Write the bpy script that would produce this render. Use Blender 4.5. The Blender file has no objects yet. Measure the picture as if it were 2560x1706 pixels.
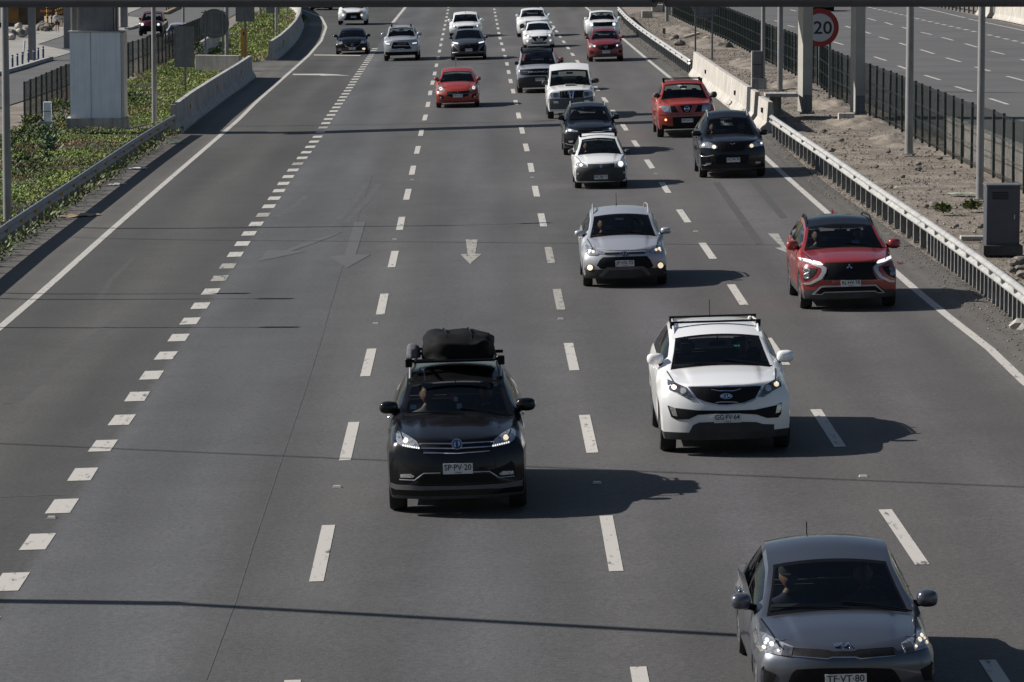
import bpy, bmesh, math, random
from math import radians, sin, cos, tan, atan, pi, sqrt
from mathutils import Vector, Matrix
from mathutils.bvhtree import BVHTree
from mathutils.geometry import delaunay_2d_cdt
random.seed(7)
SC = bpy.context.scene
COL = SC.collection

# ------------------------------------------------------------------ camera
F = 10000.0                      # focal length in photo pixels (2560 wide)
PITCH = math.atan2(1078.0, F)    # horizon lies 1078 px above the picture centre
HC = 7.75                        # camera height over the carriageway (overbridge parapet)
cam_d = bpy.data.cameras.new('camera'); cam = bpy.data.objects.new('camera', cam_d); COL.objects.link(cam)
cam.location = (0, 0, HC); cam.rotation_euler = (pi/2 - PITCH, 0, 0)
cam_d.sensor_fit = 'HORIZONTAL'; cam_d.sensor_width = 36; cam_d.lens = 36*F/2560
cam_d.clip_start = 0.5; cam_d.clip_end = 4000
SC.camera = cam

# ------------------------------------------------------------------ light
SUN_EL, SUN_AZ = radians(34), radians(14)     # from the left and a little from behind the traffic
SUNV = Vector((-cos(SUN_AZ)*cos(SUN_EL), sin(SUN_AZ)*cos(SUN_EL), sin(SUN_EL)))
w = bpy.data.worlds.new('World'); SC.world = w; w.use_nodes = True
wn = w.node_tree; bg = wn.nodes['Background']
sky = wn.nodes.new('ShaderNodeTexSky'); sky.sky_type = 'NISHITA'; sky.sun_disc = False
sky.sun_elevation = SUN_EL; sky.sun_rotation = math.atan2(SUNV.x, SUNV.y)
wn.links.new(sky.outputs[0], bg.inputs[0]); bg.inputs[1].default_value = 0.05
sd = bpy.data.lights.new('sun', 'SUN'); so = bpy.data.objects.new('sun', sd); COL.objects.link(so)
sd.energy = 5.0; sd.angle = radians(0.5); sd.color = (1.0, 0.955, 0.905)
so.rotation_euler = SUNV.to_track_quat('Z', 'Y').to_euler()
SC.view_settings.view_transform = 'Standard'; SC.view_settings.look = 'None'
SC.view_settings.exposure = 0.36; SC.view_settings.gamma = 1.0
try:
    SC.cycles.max_bounces = 6; SC.cycles.transparent_max_bounces = 12
    SC.cycles.caustics_reflective = False; SC.cycles.caustics_refractive = False
except Exception: pass

# ------------------------------------------------------------------ geometry of the place
CT, ST = cos(PITCH), sin(PITCH)
def ray(u, v):
    a, b = (u-1280)/F, -(v-853)/F
    return Vector((a, CT + b*ST, -ST + b*CT))
def zfun(x):
    return 0.03*max(-9.5, min(10.5, x))
def G(u, v, dz=0.0):
    """point of the ground seen at photo pixel (u, v)"""
    d = ray(u, v); z = 0.0; p = None
    for _ in range(12):
        t = (z + dz - HC)/d.z
        p = Vector((0, 0, HC)) + d*t
        z = zfun(p.x)
    return p
def at_depth(u, v, y):
    d = ray(u, v); return Vector((0, 0, HC)) + d*(y/d.y)
def proj(p):
    q = Vector(p) - Vector((0, 0, HC))
    dep = q.y*CT - q.z*ST; yy = q.y*ST + q.z*CT
    return (1280 + F*q.x/dep, 853 - F*yy/dep)
def interp(pts, v):
    """u at row v along a measured line [(u, v), ...], continued straight past its ends"""
    p = sorted(pts, key=lambda a: a[1])
    if v <= p[0][1]: a, b = p[0], p[1]
    elif v >= p[-1][1]: a, b = p[-2], p[-1]
    else:
        for a, b in zip(p, p[1:]):
            if a[1] <= v <= b[1]: break
    return a[0] + (b[0]-a[0])*(v-a[1])/(b[1]-a[1])

# ------------------------------------------------------------------ materials
def nodes(m): m.use_nodes = True; return m.node_tree, m.node_tree.nodes['Principled BSDF']
MATS = {}
def pm(name, col, rough=0.6, metal=0.0, var=0.15, vscale=4.0, bump=0.0, bscale=40.0, coat=0.0, col2=None, spec=0.5, fine=0.0):
    if name in MATS: return MATS[name]
    m = bpy.data.materials.new(name); nt, bs = nodes(m)
    bs.inputs['Roughness'].default_value = rough; bs.inputs['Metallic'].default_value = metal
    bs.inputs['Coat Weight'].default_value = coat; bs.inputs['Coat Roughness'].default_value = 0.05
    bs.inputs['Specular IOR Level'].default_value = spec
    tc = nt.nodes.new('ShaderNodeTexCoord')
    nz = nt.nodes.new('ShaderNodeTexNoise'); nz.inputs['Scale'].default_value = vscale; nz.inputs['Detail'].default_value = 6
    nt.links.new(tc.outputs['Object'], nz.inputs['Vector'])
    cr = nt.nodes.new('ShaderNodeValToRGB')
    c2 = col2 or tuple(min(1, c*(1+var)) for c in col); c1 = tuple(c*(1-var) for c in col) if col2 is None else col
    cr.color_ramp.elements[0].position = 0.3; cr.color_ramp.elements[1].position = 0.7
    cr.color_ramp.elements[0].color = (*c1, 1); cr.color_ramp.elements[1].color = (*c2, 1)
    nt.links.new(nz.outputs['Fac'], cr.inputs['Fac'])
    out = cr.outputs['Color']
    if fine:
        n2 = nt.nodes.new('ShaderNodeTexNoise'); n2.inputs['Scale'].default_value = bscale; n2.inputs['Detail'].default_value = 3
        nt.links.new(tc.outputs['Object'], n2.inputs['Vector'])
        mr = nt.nodes.new('ShaderNodeMapRange'); mr.inputs[1].default_value = .3; mr.inputs[2].default_value = .7
        mr.inputs[3].default_value = 1-fine; mr.inputs[4].default_value = 1+fine
        nt.links.new(n2.outputs['Fac'], mr.inputs[0])
        mx = nt.nodes.new('ShaderNodeMix'); mx.data_type = 'RGBA'; mx.blend_type = 'MULTIPLY'; mx.inputs[0].default_value = 1
        nt.links.new(out, mx.inputs[6]); nt.links.new(mr.outputs[0], mx.inputs[7]); out = mx.outputs[2]
    nt.links.new(out, bs.inputs['Base Color'])
    if bump:
        bz = nt.nodes.new('ShaderNodeTexNoise'); bz.inputs['Scale'].default_value = bscale; bz.inputs['Detail'].default_value = 4
        nt.links.new(tc.outputs['Object'], bz.inputs['Vector'])
        bn = nt.nodes.new('ShaderNodeBump'); bn.inputs['Strength'].default_value = bump; bn.inputs['Distance'].default_value = 0.02
        nt.links.new(bz.outputs['Fac'], bn.inputs['Height']); nt.links.new(bn.outputs[0], bs.inputs['Normal'])
    MATS[name] = m; return m
def emit(name, col, s, base=(.8, .8, .8)):
    if name in MATS: return MATS[name]
    m = bpy.data.materials.new(name); nt, bs = nodes(m)
    bs.inputs['Base Color'].default_value = (*base, 1); bs.inputs['Emission Color'].default_value = (*col, 1)
    bs.inputs['Emission Strength'].default_value = s; bs.inputs['Roughness'].default_value = .15
    MATS[name] = m; return m
def glass(name, tint=(.42, .5, .5), refl=1.0):
    if name in MATS: return MATS[name]
    m = bpy.data.materials.new(name); m.use_nodes = True; nt = m.node_tree; nt.nodes.clear()
    o = nt.nodes.new('ShaderNodeOutputMaterial'); mx = nt.nodes.new('ShaderNodeMixShader')
    tr = nt.nodes.new('ShaderNodeBsdfTransparent'); tr.inputs[0].default_value = (*tint, 1)
    gl = nt.nodes.new('ShaderNodeBsdfGlossy'); gl.inputs['Roughness'].default_value = .03; gl.inputs['Color'].default_value = (refl, refl, refl, 1)
    fr = nt.nodes.new('ShaderNodeFresnel'); fr.inputs[0].default_value = 1.45
    nt.links.new(fr.outputs[0], mx.inputs[0]); nt.links.new(tr.outputs[0], mx.inputs[1]); nt.links.new(gl.outputs[0], mx.inputs[2])
    nt.links.new(mx.outputs[0], o.inputs[0]); MATS[name] = m; return m

# ------------------------------------------------------------------ objects
def mesh_of(name, verts, faces, smooth=False, sharp=None):
    me = bpy.data.meshes.new(name); me.from_pydata([tuple(v) for v in verts], [], faces)
    me.validate(); bm = bmesh.new(); bm.from_mesh(me); bmesh.ops.recalc_face_normals(bm, faces=bm.faces); bm.to_mesh(me); bm.free()
    if smooth:
        me.polygons.foreach_set('use_smooth', [True]*len(me.polygons))
        if sharp: me.set_sharp_from_angle(angle=radians(sharp))
    me.update(); return me
def obj(name, me, mat=None, parent=None, loc=None):
    o = bpy.data.objects.new(name, me); COL.objects.link(o)
    if mat is not None and me is not None and len(me.materials) == 0: me.materials.append(mat)
    if parent is not None: o.parent = parent
    if loc is not None: o.location = loc
    return o
def thing(name, label, cat, loc=(0, 0, 0), rz=0.0, group=None):
    o = bpy.data.objects.new(name, None); COL.objects.link(o); o.empty_display_size = .3
    o.location = loc; o.rotation_euler = (0, 0, rz); o['label'] = label; o['category'] = cat
    if group: o['group'] = group
    return o
def tag(o, label, cat, group=None):
    o['label'] = label; o['category'] = cat
    if group: o['group'] = group
    return o
def kind(o, k): o['kind'] = k; return o
class MB:
    """collects simple solids, links them as one mesh"""
    def __init__(s): s.v = []; s.f = []
    def add(s, vs, fs):
        n = len(s.v); s.v += [tuple(v) for v in vs]; s.f += [tuple(i+n for i in f) for f in fs]; return s
    def box(s, c, d, rz=0.0, M=None):
        x, y, z = d[0]/2, d[1]/2, d[2]/2
        vs = [Vector((a*x, b*y, e*z)) for e in (-1, 1) for b in (-1, 1) for a in (-1, 1)]
        R = Matrix.Rotation(rz, 3, 'Z') if M is None else M
        vs = [R @ v + Vector(c) for v in vs]
        return s.add(vs, [(0, 2, 3, 1), (4, 5, 7, 6), (0, 1, 5, 4), (2, 6, 7, 3), (0, 4, 6, 2), (1, 3, 7, 5)])
    def tube(s, pts, r, n=8, cap=True, r2=None):
        pts = [Vector(p) for p in pts]; rings = []
        for i, p in enumerate(pts):
            t = (pts[min(i+1, len(pts)-1)] - pts[max(i-1, 0)]).normalized()
            a = Vector((0, 0, 1)) if abs(t.z) < .9 else Vector((1, 0, 0))
            e1 = t.cross(a).normalized(); e2 = t.cross(e1)
            rr = r if r2 is None else r + (r2-r)*i/(len(pts)-1)
            rings.append([p + (e1*cos(2*pi*k/n) + e2*sin(2*pi*k/n))*rr for k in range(n)])
        vs = [q for ring in rings for q in ring]; fs = []
        for i in range(len(pts)-1):
            for k in range(n):
                fs.append((i*n+k, i*n+(k+1) % n, (i+1)*n+(k+1) % n, (i+1)*n+k))
        if cap: fs += [tuple(range(n)), tuple((len(pts)-1)*n+k for k in range(n))]
        return s.add(vs, fs)
    def lathe(s, prof, axis_o, axis='X', n=24):
        """prof [(r, h)], revolved about an axis through axis_o"""
        o = Vector(axis_o); vs = []; fs = []; m = len(prof)
        for k in range(n):
            a = 2*pi*k/n
            for r, h in prof:
                if axis == 'X': vs.append(o + Vector((h, r*cos(a), r*sin(a))))
                elif axis == 'Y': vs.append(o + Vector((r*cos(a), h, r*sin(a))))
                else: vs.append(o + Vector((r*cos(a), r*sin(a), h)))
        for k in range(n):
            for i in range(m-1):
                fs.append((k*m+i, k*m+i+1, ((k+1) % n)*m+i+1, ((k+1) % n)*m+i))
        return s.add(vs, fs)
    def sweep(s, prof, path, closed_prof=False, cap=False):
        """prof [(side, up)] carried along path; side is to the right of the walking direction"""
        path = [Vector(p) for p in path]; m = len(prof); vs = []; fs = []
        for i, p in enumerate(path):
            t = (path[min(i+1, len(path)-1)] - path[max(i-1, 0)]); t.z = 0; t.normalize()
            r = Vector((t.y, -t.x, 0))
            vs += [p + r*a + Vector((0, 0, b)) for a, b in prof]
        mm = m if closed_prof else m-1
        for i in range(len(path)-1):
            for k in range(mm):
                k2 = (k+1) % m
                fs.append((i*m+k, i*m+k2, (i+1)*m+k2, (i+1)*m+k))
        if cap: fs += [tuple(range(m)), tuple((len(path)-1)*m+k for k in range(m))]
        return s.add(vs, fs)
    def build(s, name, mat, parent=None, smooth=False, sharp=35, loc=None):
        return obj(name, mesh_of(name, s.v, s.f, smooth, sharp), mat, parent, loc)
def bevel(o, w=.02, seg=2):
    bm = bmesh.new(); bm.from_mesh(o.data)
    bmesh.ops.bevel(bm, geom=list(bm.edges), offset=w, segments=seg, affect='EDGES', clamp_overlap=True)
    bm.to_mesh(o.data); bm.free(); return o
def resample(pts, step):
    pts = [Vector(p) for p in pts]; out = [pts[0].copy()]; left = step
    for a, b in zip(pts, pts[1:]):
        L = (b-a).length; d = left
        while d <= L + 1e-9:
            out.append(a + (b-a)*(d/L)); d += step
        left = d - L
    return out
def text_mesh(s, size, extrude=0.0, bold=0.0):
    c = bpy.data.curves.new('lettering', 'FONT'); c.body = s; c.size = size; c.align_x = 'CENTER'; c.align_y = 'CENTER'
    c.extrude = extrude; c.offset = bold; c.resolution_u = 3
    o = bpy.data.objects.new('lettering', c); COL.objects.link(o)
    dg = bpy.context.evaluated_depsgraph_get(); dg.update()
    me = bpy.data.meshes.new_from_object(o.evaluated_get(dg))
    bpy.data.objects.remove(o); bpy.data.curves.remove(c); return me
# ------------------------------------------------------------------ carriageway: lines measured in the photo, laid on the sloping ground
LN_E = [(-1180, 1706), (-130, 930), (2.7, 817), (109, 727), (268, 584.6), (413.9, 456.6), (596.4, 300), (640, 256), (771, 140), (803, 103), (815.6, 68), (803, 43), (760, 26), (690, 8), (560, -22)]
LN_L = [(-104, 1706), (74, 1433), (140, 1334), (199, 1245), (245.6, 1170), (298, 1096), (342, 1034), (377, 976), (415, 920), (451, 871), (477, 831), (505, 790), (528, 754.5), (551.5, 722), (642, 579.5), (676, 534), (702, 493.7), (724, 457), (747.6, 423), (779, 380), (805, 343), (832, 297), (862, 252), (886.5, 214), (912, 174), (935.5, 137.5), (957, 98), (985, 56), (1013, 19), (1040, -20)]
LN_A = [(731, 1706), (791, 1454), (821.5, 1314), (863, 1148.6), (886.8, 1048.6), (953, 776.4), (962, 731.5), (978.5, 669), (988, 628), (1005, 544), (1022, 472), (1034, 414), (1046, 366), (1055, 322), (1065, 286), (1077, 226), (1088.5, 177), (1099.6, 124), (1105.7, 95), (1111, 71), (1120.6, 23), (1129, -20)]
LN_B = [(1602, 1706), (1595, 1667.5), (1541, 1430), (1515, 1290.5), (1480.4, 1130), (1458, 1025), (1417.5, 843), (1390, 715), (1370, 617), (1352, 534), (1336, 462.4), (1325, 406), (1313, 359.5), (1302, 314.5), (1287.6, 248), (1274.5, 195), (1266, 153), (1257, 120), (1249, 92.6), (1242, 56), (1235, 20), (1228, -20)]
LN_C = [(2504, 1706), (2480.5, 1670), (2310, 1418.4), (2212.7, 1275), (2095, 1110), (2029.5, 1010), (1856, 756.5), (1826, 710), (1754.4, 606.7), (1699.4, 526.7), (1653, 455), (1616, 399), (1583.6, 352), (1555, 310), (1530.5, 275), (1506, 242), (1440.7, 150), (1419, 119), (1400, 92), (1383.5, 66.7), (1352, 20), (1330, -20)]
LN_R = [(3500, 1706), (2557, 953), (2451, 850), (2347.5, 776), (2238.6, 681), (2072.5, 536.5), (2010, 481), (1946, 425), (1920, 399), (1666.7, 188), (1617.7, 148.4), (1566, 105), (1465, 19), (1420, -20)]
LN_LB = [(-1620, 1706), (-20, 648), (11, 624), (94, 567), (237, 463), (324, 401), (446, 335), (629, 195), (668, 158), (685, 152), (735, 109), (757, 68), (757, 49), (743, 25), (640, 0), (520, -24)]
LN_RB = [(3820, 1706), (2560, 850), (2410, 726), (2300, 648), (2175, 560), (2050, 470), (1960, 400), (1905, 345), (1880, 303), (1722, 188), (1640, 130), (1590, 100), (1545, 45), (1520, 15), (1480, -22)]
ROWS = [1900, 1706, 1500, 1300, 1150, 1000, 880, 780, 700, 630, 570, 510, 460, 415, 370, 335, 300, 265, 235, 205, 180, 158, 140, 125, 109, 95, 80, 68, 56, 45, 35, 25, 15, 5, -10, -30, -60, -100]

def asphalt_mat():
    m = bpy.data.materials.new('asphalt'); nt, bs = nodes(m); L = nt.links
    uv = nt.nodes.new('ShaderNodeUVMap'); sp = nt.nodes.new('ShaderNodeSeparateXYZ'); L.new(uv.outputs[0], sp.inputs[0])
    # paving of each lane (different ages of surfacing)
    cr = nt.nodes.new('ShaderNodeValToRGB'); cr.color_ramp.interpolation = 'LINEAR'
    mr = nt.nodes.new('ShaderNodeMapRange'); mr.inputs[1].default_value = -1; mr.inputs[2].default_value = 6; L.new(sp.outputs[0], mr.inputs[0])
    L.new(mr.outputs[0], cr.inputs[0])
    stops = [(-1, (.108, .101, .090)), (-.05, (.100, .094, .085)), (0, (.060, .058, .055)), (.5, (.066, .064, .060)), (.985, (.057, .056, .054)), (1.0, (.082, .083, .086)), (1.5, (.076, .077, .079)), (2.0, (.080, .078, .076)), (2.5, (.079, .078, .081)), (3.0, (.083, .080, .078)), (3.5, (.079, .076, .077)), (4.0, (.087, .081, .077)), (4.5, (.082, .078, .078)), (5.0, (.088, .083, .078)), (5.15, (.100, .093, .083)), (6, (.098, .092, .082))]
    el = cr.color_ramp.elements
    while len(el) < len(stops): el.new(.5)
    for e, (p, c) in zip(el, stops): e.position = (p+1)/7; e.color = (*[k*1.0 for k in c], 1)
    out = cr.outputs[0]
    def mul(out, fac):
        mx = nt.nodes.new('ShaderNodeMix'); mx.data_type = 'RGBA'; mx.blend_type = 'MULTIPLY'; mx.inputs[0].default_value = 1
        L.new(out, mx.inputs[6]); L.new(fac, mx.inputs[7]); return mx.outputs[2]
    def rng(src, a, b, lo, hi):
        r = nt.nodes.new('ShaderNodeMapRange'); r.inputs[1].default_value = a; r.inputs[2].default_value = b; r.inputs[3].default_value = lo; r.inputs[4].default_value = hi
        L.new(src, r.inputs[0]); return r.outputs[0]
    tc = nt.nodes.new('ShaderNodeTexCoord')
    def noise(scale, detail=4, stretch=None, vec=None):
        n = nt.nodes.new('ShaderNodeTexNoise'); n.inputs['Scale'].default_value = scale; n.inputs['Detail'].default_value = detail
        v = vec or tc.outputs['Object']
        if stretch:
            mp = nt.nodes.new('ShaderNodeMapping'); mp.inputs['Scale'].default_value = stretch; L.new(v, mp.inputs[0]); v = mp.outputs[0]
        L.new(v, n.inputs['Vector']); return n.outputs['Fac']
    # rubber worn into the wheel tracks
    ma = nt.nodes.new('ShaderNodeMath'); ma.operation = 'MULTIPLY'; ma.inputs[1].default_value = 4*pi; L.new(sp.outputs[0], ma.inputs[0])
    mc = nt.nodes.new('ShaderNodeMath'); mc.operation = 'COSINE'; L.new(ma.outputs[0], mc.inputs[0])
    out = mul(out, rng(mc.outputs[0], -1, 1, .90, 1.06))
    out = mul(out, rng(noise(.35, 5, (1.6, .12, 1)), .3, .7, .79, 1.16))     # long streaks along the road
    out = mul(out, rng(noise(.7, 4), .3, .7, .94, 1.06))
    out = mul(out, rng(noise(14, 5), .3, .7, .83, 1.17))
    out = mul(out, rng(noise(.16, 5, (1, .35, 1)), .35, .65, .93, 1.06))
    out = mul(out, rng(noise(42, 2), .25, .75, .70, 1.32))                   # aggregate
    vo = nt.nodes.new('ShaderNodeTexVoronoi'); vo.inputs['Scale'].default_value = 16; L.new(tc.outputs['Object'], vo.inputs['Vector'])
    out = mul(out, rng(vo.outputs['Distance'], .02, .09, 1.55, 1.0))          # pale stones
    v2 = nt.nodes.new('ShaderNodeTexVoronoi'); v2.inputs['Scale'].default_value = 2.3; L.new(tc.outputs['Object'], v2.inputs['Vector'])
    out = mul(out, rng(v2.outputs['Distance'], .02, .045, .55, 1.0))          # oil spots
    L.new(out, bs.inputs['Base Color']); bs.inputs['Roughness'].default_value = .82; bs.inputs['Specular IOR Level'].default_value = .3
    bn = nt.nodes.new('ShaderNodeBump'); bn.inputs['Strength'].default_value = .35; bn.inputs['Distance'].default_value = .01
    L.new(noise(60, 3), bn.inputs['Height']); L.new(bn.outputs[0], bs.inputs['Normal'])
    return m
def paint_mat(name, col, wear):
    m = bpy.data.materials.new(name); m.use_nodes = True; nt = m.node_tree; bs = nt.nodes['Principled BSDF']; L = nt.links
    tc = nt.nodes.new('ShaderNodeTexCoord'); n = nt.nodes.new('ShaderNodeTexNoise'); n.inputs['Scale'].default_value = 3.5; n.inputs['Detail'].default_value = 8
    mp = nt.nodes.new('ShaderNodeMapping'); mp.inputs['Scale'].default_value = (3, .8, 1)
    L.new(tc.outputs['Object'], mp.inputs[0]); L.new(mp.outputs[0], n.inputs['Vector'])
    n2 = nt.nodes.new('ShaderNodeTexNoise'); n2.inputs['Scale'].default_value = 40; n2.inputs['Detail'].default_value = 3; L.new(tc.outputs['Object'], n2.inputs['Vector'])
    ad = nt.nodes.new('ShaderNodeMath'); ad.operation = 'MULTIPLY_ADD'; ad.inputs[1].default_value = .45; L.new(n2.outputs['Fac'], ad.inputs[0]); L.new(n.outputs['Fac'], ad.inputs[2])
    cr = nt.nodes.new('ShaderNodeValToRGB'); e = cr.color_ramp.elements
    e[0].position = .50 + wear; e[0].color = (.075, .073, .068, 1); e[1].position = .62 + wear; e[1].color = (*col, 1)
    L.new(ad.outputs[0], cr.inputs[0]); L.new(cr.outputs[0], bs.inputs['Base Color']); bs.inputs['Roughness'].default_value = .7
    MATS[name] = m; return m
M_ASPH = asphalt_mat()
M_PAINT = paint_mat('road_paint', (.43, .41, .37), .0)
M_PAINTW = paint_mat('worn_road_paint', (.30, .285, .25), .06)
M_GHOST = pm('ghost_marking', (.0775, .0775, .0775), .8, var=.10, vscale=5)
M_SEAM = pm('tar_seam', (.066, .066, .067), .8, var=.3)

cols = [(-1.25, LN_LB, -60), (-1.0, LN_LB, 0), (-.5, None, 0), (0, LN_E, 0), (.5, None, 0), (1, LN_L, 0), (1.5, None, 0), (2, LN_A, 0), (2.5, None, 0), (3, LN_B, 0), (3.5, None, 0), (4, LN_C, 0), (4.5, None, 0), (5, LN_R, 0), (5.5, None, 0), (6, LN_RB, 0), (6.3, LN_RB, 30)]
def road_uv(row):
    us = []
    for k, ln, off in cols:
        us.append(None if ln is None else interp(ln, row) + off)
    for i, u in enumerate(us):
        if u is None: us[i] = (us[i-1] + [q for q in us[i+1:] if q is not None][0])/2
    return us
verts, faces, uvs = [], [], []
for r in ROWS:
    for (k, _, _), u in zip(cols, road_uv(r)):
        verts.append(G(u, r)); uvs.append((k, verts[-1].y/10))
nc = len(cols)
for i in range(len(ROWS)-1):
    for j in range(nc-1): faces.append((i*nc+j, i*nc+j+1, (i+1)*nc+j+1, (i+1)*nc+j))
me = bpy.data.meshes.new('road'); me.from_pydata([tuple(v) for v in verts], [], faces)
ul = me.uv_layers.new(name='UVMap')
for lp in me.loops: ul.data[lp.index].uv = uvs[lp.vertex_index]
me.update(); road = kind(obj('road', me, M_ASPH), 'structure')

# ground: one sheet to the horizon
gx = [-900, -300, -120, -60, -30, -20, -14, -9.5, 0, 10.5, 14, 20, 30, 60, 120, 300, 900]; gy = [-60, 0, 20, 40, 60, 80, 100, 130, 160, 200, 250, 320, 450, 700, 1400, 3000]
vs = [(x, y, zfun(x)-.06) for y in gy for x in gx]; n = len(gx)
fs = [(i*n+j, i*n+j+1, (i+1)*n+j+1, (i+1)*n+j) for i in range(len(gy)-1) for j in range(n-1)]
M_DIRT = pm('dirt', (.180, .153, .122), .95, var=.35, vscale=.8, bump=.6, bscale=14, fine=.35)
kind(obj('ground', mesh_of('ground', vs, fs), M_DIRT), 'structure')

# painted markings
LIFT = .006
def strip_pts(line, v0, v1, half, lift=LIFT, seg=1):
    vs = []
    for i in range(seg+1):
        v = v0 + (v1-v0)*i/seg
        p = G(interp(line, v), v); vs += [p + Vector((-half, 0, lift - .03*half)), p + Vector((half, 0, lift + .03*half))]
    return vs, [(2*i, 2*i+1, 2*i+3, 2*i+2) for i in range(seg)]
def row_of(line, y):
    lo, hi = -200.0, 2200.0
    for _ in range(50):
        m_ = (lo+hi)/2
        if G(interp(line, m_), m_).y > y: lo = m_
        else: hi = m_
    return (lo+hi)/2
def dashes(name, line, first_row, period, length, half, worn=(), n=40, ymax=420):
    mb, mw = MB(), MB(); y = G(interp(line, first_row), first_row).y
    y -= period*3; k = -3
    while y < ymax:
        if y > 36:
            d = 1 + .02*math.sin(k*12.3)
            a, b = row_of(line, y), row_of(line, y - length*d)
            (mw if k in worn else mb).add(*strip_pts(line, a, b, half))
        y += period; k += 1
    o = mb.build(name, M_PAINT); kind(o, 'structure')
    if mw.v: kind(mw.build(name, M_PAINTW), 'structure')
def period_of(line, v0, v1, n): return (G(interp(line, v1), v1).y - G(interp(line, v0), v0).y)/n
PB = period_of(LN_B, 1290.5, 360, 8)
dashes('lane_marking', LN_B, 1290.5, PB, PB*.42, .085, worn=(3, 4))
dashes('lane_marking', LN_A, 1314, period_of(LN_A, 1314, 366, 8), PB*.42, .085, worn=())
dashes('lane_marking', LN_C, 1275, period_of(LN_C, 1275, 352, 8), PB*.42, .085)
PL = period_of(LN_L, 1433, 722, 12)
LLc = [(u - 33*(v+225)/1658, v) for u, v in LN_L]
dashes('auxiliary_lane_marking', LLc, 1433, PL, PL*.43, .165, worn=(-1, 13, 14, 19, 26, 33), ymax=235)
def solid(name, line, v0, v1, half, mat=None, rows=60):
    mb = MB(); q0, q1 = 1/(v0+225), 1/(v1+225)
    vs = []
    for i in range(rows+1):
        v = 1/(q0+(q1-q0)*i/rows) - 225
        p = G(interp(line, v), v); a = G(interp(line, v+3), v+3); b = G(interp(line, v-3), v-3)
        t = (b-a); t.z = 0; t.normalize(); r_ = Vector((t.y, -t.x, 0))
        for sgn in (-1, 1):
            q = p + r_*half*sgn; q.z = zfun(q.x) + LIFT; vs.append(q)
    mb.add(vs, [(2*i, 2*i+1, 2*i+3, 2*i+2) for i in range(rows)])
    return kind(mb.build(name, mat or M_PAINT), 'structure')
solid('edge_line', LN_E, 1000, 14, .085)
solid('edge_line', LN_R, 1706, 0, .085)
solid('gore_line', [(1013, 19), (983, 56), (1040, -20)], 57, 0, .12)

def ground_poly(name, pts, mat, lift=LIFT):
    vs = [G(u, v, lift) for u, v in pts]
    return kind(obj(name, mesh_of(name, vs, [tuple(range(len(vs)))]), mat), 'structure')
def zc3(x0, y0, s, pts): return [(x0 + a/s, y0 + b/s) for a, b in pts]
# arrows and ghosted old arrows
ground_poly('lane_arrow', zc3(600, 427, 3.672, [(2072, 632), (2182, 632), (2160, 762), (2215, 765), (2112, 857), (2025, 768), (2090, 765)]), M_PAINTW)
ground_poly('ghost_arrow', zc3(600, 427, 3.672, [(1050, 470), (1155, 470), (1065, 770), (1200, 770), (985, 890), (810, 785), (960, 775)]), M_GHOST)
ground_poly('ghost_arrow', zc3(600, 427, 3.672, [(640, 640), (900, 575), (960, 552), (880, 590), (700, 660), (470, 738), (608, 740), (175, 830), (250, 728), (420, 730)]), M_GHOST)
ground_poly('lane_arrow', zc3(1920, 320, 3.672, [(0, 970), (95, 970), (165, 1090), (210, 1160), (60, 1100), (130, 1098)]), M_PAINTW)
# transverse bars and joints on the slip lane
ground_poly('cross_marking', zc3(640, 0, 3.672, [(338, 680), (340, 690), (580, 692), (600, 696), (720, 694), (868, 697), (730, 684), (590, 678)]), M_PAINT)
ground_poly('cross_marking', zc3(640, 0, 3.672, [(530, 502), (532, 510), (730, 512), (960, 514), (960, 508), (735, 504)]), M_PAINT)
# sealed joints
def seam(pts, half=.018, m=None):
    P = [G(u, v, .004) for u, v in pts]; mb = MB(); vs = []
    for i, p in enumerate(P):
        t = P[min(i+1, len(P)-1)] - P[max(i-1, 0)]; t.z = 0; t.normalize(); r_ = Vector((t.y, -t.x, 0))
        vs += [p - r_*half, p + r_*half]
    mb.add(vs, [(2*i, 2*i+1, 2*i+3, 2*i+2) for i in range(len(P)-1)])
    kind(mb.build('paving_joint', m or M_SEAM), 'structure')
seam([(515, 1700), (590, 1500), (630, 1370), (700, 1160), (760, 985), (801, 855), (845, 700), (890, 560), (930, 440)], .008)
seam([(0, 1243), (130, 1238), (160, 1237)], .02)
M_SKID = pm('skid_mark', (.066, .066, .066), .85, var=.25, vscale=3)
for sk in ([(918, 458), (890, 500), (850, 545), (820, 575)], [(948, 460), (910, 510), (860, 560)], [(765, 490), (730, 520), (690, 545)]):
    seam(sk, .09, M_SKID)
M_SKID2 = pm('faint_skid_mark', (.052, .051, .050), .85, var=.15, vscale=2)
for sk, hw_ in (([(300, 800), (200, 870), (120, 930), (30, 1010)], .14), ([(345, 640), (285, 700), (245, 760)], .12), ([(345, 560), (420, 520), (520, 480), (600, 455)], .12), ([(1790, 455), (1850, 540), (1900, 610)], .10), ([(1880, 450), (1960, 545)], .10), ([(1600, 640), (1640, 700)], .12)):
    seam(sk, hw_, M_SKID2)
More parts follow.
